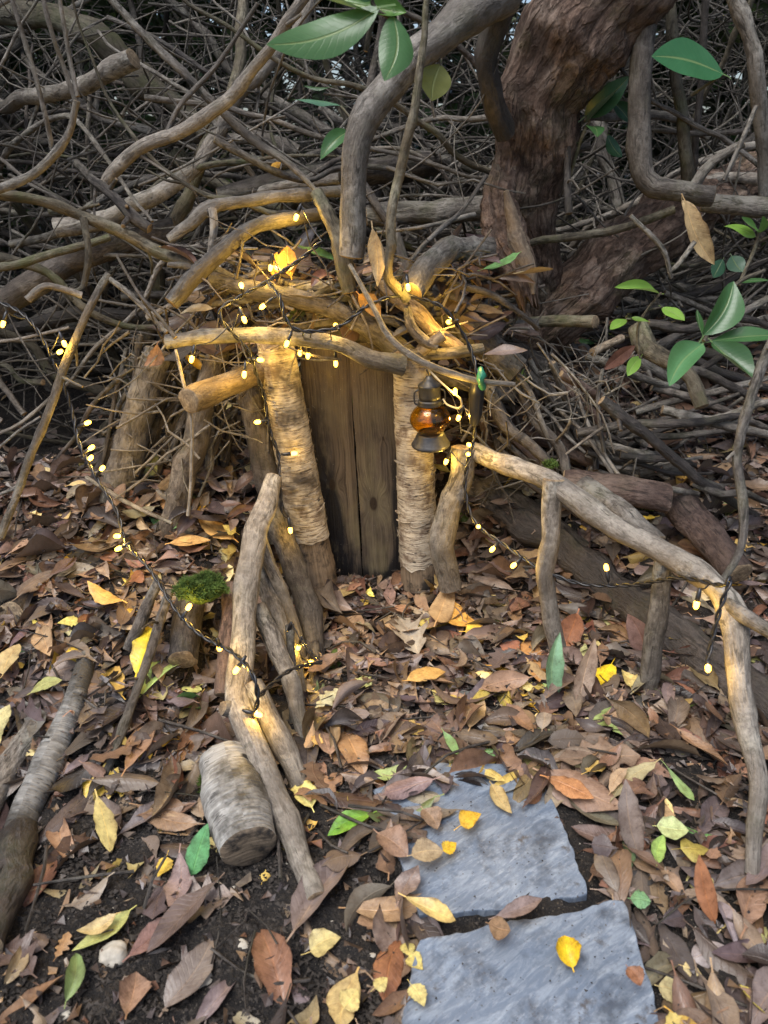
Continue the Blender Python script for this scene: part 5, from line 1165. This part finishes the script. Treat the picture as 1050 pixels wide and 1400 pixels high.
dry_leaf('greyish dry leaf beneath the forked pale stick', (290, 420), (245, 428), -0.05, 16, (0.34, 0.29, 0.19), up=(0, -0.6, 1))
dry_leaf('orange leaf caught behind the long mossy log', (368, 232), (384, 222), 0.2, 10, (0.6, 0.34, 0.05))

# ------------------------------------------------------------------ thicket: branches one can tell apart
def wander(g, p, d, L, bend=0.35, n=7, droop=0.0):
    pts = [np.array(p, float)]; d = np.array(d, float); d /= np.linalg.norm(d)
    for k in range(n):
        d = d + g.normal(0, bend / 2, 3) + np.array([0, 0, droop]); d /= np.linalg.norm(d); pts.append(pts[-1] + d * L / n)
    return pts
gb = np.random.default_rng(41); n_pile = 0
LOOK = {'brown': 'brown', 'grey': 'grey', 'green': 'mossy green', 'dark': 'dark wet', 'pale': 'pale'}
while n_pile < 290:
    x = gb.uniform(-1.3, 1.2); y = gb.uniform(0.12, 0.95) if x < 0.15 else gb.uniform(0.3, 1.1)
    zt = 0.82 if x < 0.25 else 0.5
    z = float(H(x, y)) + gb.uniform(0.03, 1) ** 1.0 * max(0.1, zt - float(H(x, y)))
    a = gb.normal(0, 0.35) + (math.pi if gb.random() < 0.5 else 0); el = gb.normal(0.0, 0.22)
    d = np.array([math.cos(a) * math.cos(el), math.sin(a) * 0.6, math.sin(el)])
    L = gb.uniform(0.5, 1.3); pts = wander(gb, np.array([x, y, z]) - d * L / 2, d, L, 0.46, 10)
    mn = min(p[1] for p in pts)
    if mn < 0.05: continue
    if -0.85 < x < -0.3 and y < 0.5 and z < 0.34: continue
    r = gb.uniform(0.0025, 0.0075) if gb.random() < 0.85 else gb.uniform(0.0075, 0.015)
    mat = ['brown', 'grey', 'pale', 'green', 'dark', 'pale', 'grey'][gb.integers(7)]
    o, info = tube('brush_branch', pts, list(np.linspace(r * 1.25, r * 0.4, len(pts))), mat, sides=9 if r < 0.012 else 12, step=max(0.012, r * 1.3), rough=0.12, wob=0.3, seed=int(gb.integers(10 ** 9)))
    tag(o, ('thick ' if r > 0.0085 else 'slim ' if r > 0.005 else 'thin ') + LOOK[mat] + ' dead branch tangled in the brush pile', 'branch', 'dead branches tangled in the brush pile')
    n_pile += 1
    if gb.random() < 0.55:
        for _f in range(int(gb.integers(1, 3))):
            i_ = int(gb.integers(2, 8)); t_ = pts[i_ + 1] - pts[i_]; t_ = t_ / np.linalg.norm(t_)
            fp = wander(gb, pts[i_], t_ + gb.normal(0, 0.5, 3), gb.uniform(0.08, 0.35), 0.5, 5)
            if min(p[1] for p in fp) < 0.03: continue
            tube('side_branch', fp, list(np.linspace(r * 0.6, r * 0.3, len(fp))), mat, parent=o, sides=6, step=0.015, seed=int(gb.integers(10 ** 9)))
for k in range(62):
    x = gb.uniform(-1.6, 1.7); y = gb.uniform(0.45, 2.2)
    if abs(x - 0.33) < 0.15 and y < 0.6: continue
    d = np.array([gb.normal(0, 0.35), gb.normal(0, 0.2), 1.0]); L = gb.uniform(1.0, 1.8)
    pts = wander(gb, (x, y, float(H(x, y)) - 0.03), d, L, 0.32); r = gb.uniform(0.004, 0.015); mt_ = ['brown', 'grey', 'dark', 'green'][gb.integers(4)]
    o, info = tube('thicket_stem', pts, list(np.linspace(r * 1.15, r * 0.6, len(pts))), mt_, sides=9, step=0.02, rough=0.12, wob=0.35, seed=int(gb.integers(10 ** 9)))
    tag(o, LOOK[mt_] + ' stem rising in the dim thicket behind the brush pile', 'branch', 'stems rising in the thicket')
def twig_stuff(name, specs, label, mat):
    VV, FF, UU = [], [], []; b = 0
    for pts, r0, r1, sd_ in specs:
        V, F, uv, mi, _i = tube_arrays(pts, list(np.linspace(r0, r1, len(pts))), sides=5, step=0.03, rough=0.1, wob=0.4, seed=sd_, caps=False)
        VV.append(V); UU.append(uv); FF += [tuple(i + b for i in f) for f in F]; b += len(V)
    o = obj(name, mesh_np(name, np.vstack(VV), FF, np.vstack(UU), None, (M[mat],)))
    return tag(o, label, 'twigs', kind='stuff')
def twig_specs(n, seed, up=False):
    g = np.random.default_rng(seed); S = []
    while len(S) < n:
        x = g.uniform(-1.6, 1.6); y = g.uniform(0.15, 2.0)
        if x > 0.1 and y < 0.3: continue
        zt = 1.2 if y > 0.5 else (0.85 if x < 0.3 else 0.5)
        z = float(H(x, y)) + g.uniform(0.0, 1) * max(0.05, zt - float(H(x, y)))
        d = g.normal(0, 1, 3) * np.array([1.0, 0.6, 1.0 if up else 0.45]); L = g.uniform(0.15, 0.6)
        pts = wander(g, (x, y, z), d, L, 0.5, 5)
        if min(p[1] for p in pts) < 0.08: continue
        r = g.uniform(0.0012, 0.0034); S.append((pts, r, r * 0.5, int(g.integers(10 ** 9))))
    return S
twig_stuff('brushwood', twig_specs(1900, 51), 'mass of fine dead twigs filling the brush pile', 'grey')
twig_stuff('brushwood', twig_specs(1500, 52, True), 'mass of thin grey twigs rising in the dim thicket', 'pale')
gr_ = np.random.default_rng(63); S = []
for k in range(260):
    px, py, Y = gr_.uniform(250, 690), gr_.uniform(330, 500), gr_.uniform(-0.07, 0.14)
    if py > 455 and 400 < px < 560: continue
    p0 = P(px, py, Y); d = gr_.normal(0, 1, 3) * np.array([1, 0.5, 0.55]); L = gr_.uniform(0.05, 0.2); r = gr_.uniform(0.0008, 0.003)
    pts = wander(gr_, p0 - d / np.linalg.norm(d) * L / 2, d, L, 0.5, 4)
    if min(q[1] for q in pts) < -0.10: continue
    S.append((pts, r, r * 0.6, int(gr_.integers(10 ** 9))))
twig_stuff('roof_twigs', S, 'tangle of fine twigs stuffed into the roof above the door', 'brown')
for k in range(330):
    if k % 2: px, py, Y = gr_.uniform(150, 375), gr_.uniform(470, 670), gr_.uniform(-0.06, 0.1)
    else: px, py, Y = gr_.uniform(640, 860), gr_.uniform(480, 660), gr_.uniform(-0.06, 0.15)
    p0 = P(px, py, Y)
    if p0[2] < H(p0[0], p0[1]): continue
    d = gr_.normal(0, 1, 3) * np.array([1, 0.4, 0.8]); L = gr_.uniform(0.06, 0.22); r = gr_.uniform(0.0008, 0.003); pts = wander(gr_, p0 - d / np.linalg.norm(d) * L / 2, d, L, 0.5, 4)
    if min(q[1] for q in pts) < -0.13: continue
    S.append((pts, r, r * 0.5, int(gr_.integers(10 ** 9))))
twig_stuff('flank_twigs', S[-300:], 'tangle of fine twigs packed against both flanks of the den', 'grey')
roofl = []
for k in range(300):
    px, py, Y = gr_.uniform(250, 700), gr_.uniform(350, 490), gr_.uniform(-0.03, 0.16)
    if py > 455 and 400 < px < 560: continue
    kind = 'lance' if gr_.random() < 0.8 else 'broad'; up = gr_.normal(0, 0.6, 3) + np.array([0, -0.5, 1]); a = gr_.uniform(0, 6.28)
    A_ = leaf_axes(np.array([math.cos(a), 0.4 * math.sin(a), gr_.normal(0, 0.4)]), up); roofl.append((kind, int(gr_.integers(9)), gr_.uniform(0.04, 0.085), A_, P(px, py, Y)))
for k in range(220):
    px, py = (gr_.uniform(150, 350), gr_.uniform(560, 720)) if k % 2 else (gr_.uniform(640, 900), gr_.uniform(560, 720))
    kind = 'lance'; up = gr_.normal(0, 0.4, 3) + np.array([0, -0.4, 1]); a = gr_.uniform(0, 6.28)
    A_ = leaf_axes(np.array([math.cos(a), math.sin(a), gr_.normal(0, 0.3)]), up); roofl.append((kind, int(gr_.integers(9)), gr_.uniform(0.04, 0.085), A_, G(px, py, gr_.uniform(0.01, 0.05))))
leaf_stuff('roof_leaves', roofl, 'dead leaves caught among the sticks of the den roof and flanks', 'leaf litter', pick_col, 'leaf_c', 8)
# small litter twigs on the ground
gt = np.random.default_rng(61); S = []
for k in range(420):
    x = gt.uniform(-0.9, 0.9); y = gt.uniform(-0.9, 0.4); a = gt.uniform(0, 6.28); L = gt.uniform(0.03, 0.14)
    if abs(x - 0.15) < 0.17 and y < -0.5: continue
    if abs(x) < 0.16 and y > -0.02: continue
    p0 = np.array([x, y, float(H(x, y)) + gt.uniform(0.003, 0.02)]); x2, y2 = x + math.cos(a) * L, y + math.sin(a) * L
    p2 = np.array([x2, y2, float(H(x2, y2)) + gt.uniform(0.003, 0.03)]); pm = (p0 + p2) / 2 + gt.normal(0, 0.006, 3); r = gt.uniform(0.0007, 0.0024)
    S.append(([p0, pm, p2], r, r * 0.7, int(gt.integers(10 ** 9))))
twig_stuff('ground_twigs', S, 'scatter of tiny broken twigs across the leaf litter', 'brown')

# ------------------------------------------------------------------ foliage behind and overhead
def foliage(name, n, seed, fn, label, parent=None, dark=1.0):
    g = np.random.default_rng(seed); base = leaf_arrays('oval', 7, n=4, m=2, flat=0.5)
    V0, F0, U0 = base; V0 = V0[:-6]; U0 = U0[:-6]; F0 = F0[:-2]; VV, FF, UU, CC = [], [], [], []; b = 0
    while len(VV) < n:
        p = fn(g)
        if p is None: continue
        d = g.normal(0, 1, 3) * np.array([1, 1, 0.5]); up = np.array([g.normal(0, 0.6), g.normal(0, 0.6) - 0.3, 1.0]); L = g.uniform(0.09, 0.18)
        A_ = leaf_axes(d, up); VV.append((V0 * L) @ A_.T + p); FF.append(F0 + b); UU.append(U0); b += len(V0)
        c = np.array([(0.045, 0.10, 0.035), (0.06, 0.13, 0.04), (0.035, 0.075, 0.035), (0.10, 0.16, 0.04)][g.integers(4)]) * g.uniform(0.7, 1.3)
        CC.append(np.broadcast_to(c, (len(V0), 3)))
    VV = np.vstack(VV)
    if parent is not None: VV = VV - np.array(parent.location)
    o = obj(name, mesh_np(name, VV, np.vstack(FF), np.vstack(UU), np.vstack(CC), (M['live_c'],)), parent)
    o['kind'] = 'stuff'
    if parent is None: tag(o, label, 'foliage', kind='stuff')
    return o
CLUMP = np.random.default_rng(5).uniform((-3.8, 2.0, 0.1), (3.8, 4.6, 3.0), (260, 3))
def back(g):
    if g.random() < 0.8:
        c = CLUMP[g.integers(len(CLUMP))]; p = c + g.normal(0, 0.24, 3)
    else: p = g.uniform((-3.5, 2.4, 0.1), (3.5, 4.8, 2.6))
    if p[1] < 1.7: return None
    ok, X_, Y_ = in_view(p[None], 0)
    if abs(X_[0] - 410) < 110 and abs(Y_[0] - 110) < 100 and g.random() < 0.55: return None      # a thin place in the hedge
    return p
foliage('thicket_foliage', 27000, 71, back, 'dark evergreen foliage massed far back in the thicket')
def side(g):  # foliage walls added at the flanks to keep out sideways sky light
    s_ = -1 if g.random() < 0.5 else 1
    return np.array([s_ * g.uniform(1.5, 2.6), g.uniform(-0.6, 3.0), g.uniform(0.1, 2.6)])
foliage('thicket_foliage', 4500, 73, side, 'dark evergreen foliage added on both sides to block side light')
def over(g):  # unseen leaf canopy, added overhead to shade the thicket and trunk
    x = g.uniform(-2.4, 2.4); y = g.uniform(0.45, 3.2); z = 1.38 + 0.10 * max(y, 0) + abs(g.normal(0, 0.4))
    if x > 0.5 and g.random() < 0.3: y -= 0.5
    p = np.array([x, y, z]); ok, X_, Y_ = in_view(p[None], 25)
    return None if ok[0] and y < 1.7 else p
foliage('shade_canopy', 4300, 72, over, None, parent=tree)

# ------------------------------------------------------------------ string lights
lights = empty('string_lights', P(525, 480, -0.1)); tag(lights, 'string of warm fairy lights on black cable draped round the door', 'string lights', None); L0 = np.array(lights.location)
def cable_path(pts):
    return [P(x, y, Y) if Y != 'g' else G(x, y, 0.012) for (x, y, Y) in pts]
CAB = [
 [(-30, 405, -0.02), (20, 422, -0.05), (50, 450, -0.08), (80, 510, -0.1), (98, 560, -0.12), (108, 605, -0.15), (130, 650, -0.18), (160, 700, -0.22), (172, 742, -0.25), (205, 778, -0.30), (240, 832, -0.36), (275, 868, -0.41), (318, 892, -0.45), (345, 922, -0.49), (352, 955, -0.5), (345, 985, -0.49)],
 [(352, 955, -0.48), (372, 935, -0.44), (400, 915, -0.4), (440, 905, -0.36)],
 [(385, 700, -0.14), (382, 650, -0.11), (380, 620, -0.1), (366, 580, -0.10), (362, 545, -0.10), (350, 510, -0.11), (340, 480, -0.12), (300, 430, -0.12), (330, 405, -0.1), (365, 385, -0.08), (410, 355, -0.05), (440, 330, -0.03)],
 [(365, 385, -0.09), (382, 405, -0.12), (390, 435, -0.13), (410, 452, -0.13), (460, 448, -0.12), (500, 420, -0.12), (540, 405, -0.11), (580, 410, -0.1), (610, 425, -0.1), (640, 470, -0.1), (652, 510, -0.12), (652, 530, -0.13)],
 [(650, 575, -0.13), (648, 600, -0.13), (641, 625, -0.14), (636, 670, -0.15), (650, 715, -0.17), (690, 745, -0.2), (735, 775, -0.25), (790, 797, -0.28), (860, 800, -0.33), (930, 790, -0.4), (985, 800, -0.46), (998, 792, -0.49), (985, 830, -0.5), (972, 880, -0.51), (968, 905, -0.52)],
]
cabsamp = []
for q, c in enumerate(CAB):
    pts = cable_path(c); cc, rr, ss = spline(pts, [0.0018] * len(pts), 0.004)
    t, nn, bb = frames(cc)
    for ph in (0, math.pi):           # twisted pair
        a = ss * 150 + ph; off = 0.0019 * (np.cos(a)[:, None] * nn + np.sin(a)[:, None] * bb)
        pp = cc + off
        th = np.linspace(0, 2 * math.pi, 6, endpoint=False)
        V = (pp[:, None] + 0.0018 * (np.cos(th)[None, :, None] * nn[:, None] + np.sin(th)[None, :, None] * bb[:, None])).reshape(-1, 3) - L0
        n = len(cc); i = np.arange(n - 1)[:, None] * 6 + np.arange(6)[None]; j = np.arange(n - 1)[:, None] * 6 + (np.arange(6)[None] + 1) % 6
        F = np.stack([i, j, j + 6, i + 6], -1).reshape(-1, 4)
        obj('cable', mesh_np('cable', V, F, None, None, (M['black'],)), lights)
    cabsamp.append(cc)
cabsamp = np.vstack(cabsamp)
def lathe(prof, n=16):
    th = np.linspace(0, 2 * math.pi, n, endpoint=False); V, F = [], []
    for (r, z) in prof:
        for a in th: V.append((r * math.cos(a), r * math.sin(a), z))
    for k in range(len(prof) - 1):
        for i in range(n): j = (i + 1) % n; F.append((k * n + i, k * n + j, (k + 1) * n + j, (k + 1) * n + i))
    return V, F
bulb_me = mesh_np('bulb', *lathe([(0.0002, 0.0108), (0.0018, 0.0102), (0.0030, 0.0084), (0.0035, 0.0056), (0.0033, 0.0017), (0.0026, 0.0)], 10), None, None, (M['bulb'],))
hold_me = mesh_np('lamp_holder', *lathe([(0.0003, -0.017), (0.0016, -0.0168), (0.0024, -0.0135), (0.0030, -0.012), (0.0030, 0.0006), (0.0024, 0.001), (0.0004, 0.001)], 10), None, None, (M['black'],))
BULBS = [(405, 297, -0.01), (330, 390, -0.12), (359, 419, -0.12), (334, 437, -0.13), (392, 470, -0.145), (459, 445, -0.11), (459, 497, -0.075), (410, 482, -0.08), (421, 486, -0.09), (262, 491, -0.16), (334, 512, -0.15), (356, 492, -0.12), (352, 577, -0.11),
         (402, 620, -0.10), (397, 725, -0.16), (4, 443, -0.1), (88, 470, -0.10), (82, 481, -0.1), (120, 578, -0.14), (125, 612, -0.16), (124, 626, -0.17), (140, 640, -0.19), (160, 733, -0.25), (162, 750, -0.26), (614, 440, -0.09), (558, 393, -0.14), (370, 366, -0.04),
         (627, 571, -0.11), (610, 631, -0.12), (641, 608, -0.15), (640, 621, -0.155), (654, 720, -0.19), (673, 751, -0.21), (702, 773, -0.24), (952, 827, -0.46), (968, 914, -0.53), (394, 865, -0.31), (408, 885, -0.32), (425, 905, -0.3), (323, 916, -0.475),
         (353, 977, -0.495), (300, 886, -0.43), (258, 830, -0.37), (829, 776, -0.30)]
def glow(parent, loc, watts):
    ld = bpy.data.lights.new('led', 'POINT'); ld.energy = watts; ld.color = (1.0, 0.67, 0.14); ld.shadow_soft_size = 0.0016
    lo = link(bpy.data.objects.new('led', ld), parent); lo.location = loc
BRIGHT = {(405, 297): 3.0, (262, 491): 2.6, (334, 512): 2.6, (330, 390): 3.0, (614, 440): 3.2, (356, 492): 0.5, (370, 366): 3.0, (627, 571): 1.6, (558, 393): 2.6, (829, 776): 0.4, (258, 830): 0.7, (402, 620): 0.35, (392, 470): 0.6, (410, 482): 0.5, (421, 486): 0.5, (160, 733): 2.0, (88, 470): 1.6}
for (px, py, Y) in BULBS:
    p = P(px, py, Y); i = int(np.argmin(np.linalg.norm(cabsamp - p, axis=1))); c = cabsamp[i]
    d = p - c; dist = np.linalg.norm(d); d = d / max(dist, 1e-6)
    if dist > 0.03: d = d * 0.4 + np.array([0, -0.25, -0.9]); d /= np.linalg.norm(d)
    h = obj('lamp_holder', hold_me, lights)
    q = Vector(d).to_track_quat('Z', 'Y'); h.matrix_local = Matrix.Translation(p - d * 0.005 - L0) @ q.to_matrix().to_4x4()
    bo = obj('bulb', bulb_me, h); glow(h, (0, 0, 0.0055), BULB_WATTS * BRIGHT.get((px, py), 0.9))
    back_ = p - d * 0.020
    if np.linalg.norm(back_ - c) > 0.004:
        mid = (back_ + c) / 2 + np.array([0, 0.0, -0.1 * dist]); V, F, uv, mi, _i = tube_arrays([c, mid, back_], [0.0011] * 3, sides=5, step=0.008, rough=0, wob=0, seed=1)
        obj('lead', mesh_np('lead', V - L0, F, None, None, (M['black'], M['black'])), lights)
# connector hanging beside the lantern
A = [P(653, 524, -0.135), P(652, 536, -0.135), P(650, 565, -0.135), P(648, 580, -0.135)]
V, F, uv, mi, _i = tube_arrays(A, [0.009, 0.012, 0.0105, 0.007], sides=14, rough=0.0, wob=0.0, seed=2, step=0.003)
obj('connector', mesh_np('connector', V - L0, F, None, None, (M['black'], M['black'])), lights)
tie, _ = tube('cable_tie', [P(657, 503, -0.15), P(659, 512, -0.165), P(656, 520, -0.165), P(660, 530, -0.15)], [0.003, 0.006, 0.005, 0.005], 'tie', cut='tie', rough=0.3, wob=0.2)
tag(tie, 'scrap of green tie knotted on the drooping pale twig', 'tie')

# ------------------------------------------------------------------ lantern
lan = empty('lantern', P(589, 612, -0.115)); ls = depth_of(P(589, 580, -0.115)) / FPX; lan.rotation_euler = (R(2), R(-3), 0)
tag(lan, 'small dark metal lantern with amber glass globe on birch post', 'lantern')
def lpart(name, prof, mat, n=40):
    me = mesh_np(name, *lathe([(r * ls, z * ls) for r, z in prof], n), None, None, (M[mat],))
    return obj(name, me, lan)
lpart('base', [(0.5, 2), (24, 2), (26.5, 4), (27, 6), (25.5, 8), (22, 14), (19, 20), (18, 22), (14, 23), (0.5, 23)], 'iron')
lpart('globe', [(12, 22.5), (18, 25), (24, 31), (27.5, 38), (28, 43), (26.5, 49), (22, 56), (16, 60.5), (13.5, 62), (12.5, 61), (15.4, 59.3), (21, 55), (25.4, 48.5), (26.9, 43), (26.4, 38.4), (23, 31.8), (17.4, 26), (11.5, 23.6)], 'amber', 48)
lpart('collar', [(12.6, 61), (15.5, 62), (16.5, 64), (14.5, 66), (16.5, 68), (14.5, 70), (13, 71), (12, 71)], 'iron')
lpart('chimney', [(11, 70), (14.5, 71), (14.8, 76), (14.6, 88), (15.5, 89.5), (14, 91), (10, 94), (6.5, 98), (4, 102), (0.3, 103)], 'iron')
for s_ in (-1, 1):
    V, F, uv, mi, _i = tube_arrays([np.array([s_ * 13, 0, 84]) * ls, np.array([s_ * 20, 0, 80]) * ls, np.array([s_ * 20, 0, 66]) * ls, np.array([s_ * 15, 0, 62]) * ls], [0.0014] * 4, sides=7, rough=0, wob=0, seed=3, step=0.002)
    obj('side_wire', mesh_np('side_wire', V, F, None, None, (M['iron'], M['iron'])), lan)
top = P(586, 506, -0.14)
V, F, uv, mi, _i = tube_arrays([np.array([0, 0, 101]) * ls, np.array([-1, 0, 106]) * ls, np.array([-3, -2, 112]) * ls], [0.0012] * 3, sides=6, rough=0, wob=0, seed=3, step=0.002)
obj('hook', mesh_np('hook', V, F, None, None, (M['iron'], M['iron'])), lan)
# thin pale wire with its own bulb, looping off the lantern
w_o, _ = tube('wire_light', [P(586, 505, -0.15), P(600, 520, -0.155), P(618, 536, -0.16), P(629, 545, -0.16), P(631, 555, -0.155), P(624, 558, -0.15), P(611, 553, -0.14), P(606, 546, -0.13)], [0.0016] * 8, 'wire', cut='wire', rough=0.02, wob=0.02, sides=7, step=0.004)
tag(w_o, 'thin pale wire with one lit bulb looping beside the lantern', 'wire light')
b = obj('bulb', bulb_me, w_o); b.location = P(622, 540, -0.168) - np.array(w_o.location); glow(b, (0, 0, 0.0055), BULB_WATTS)
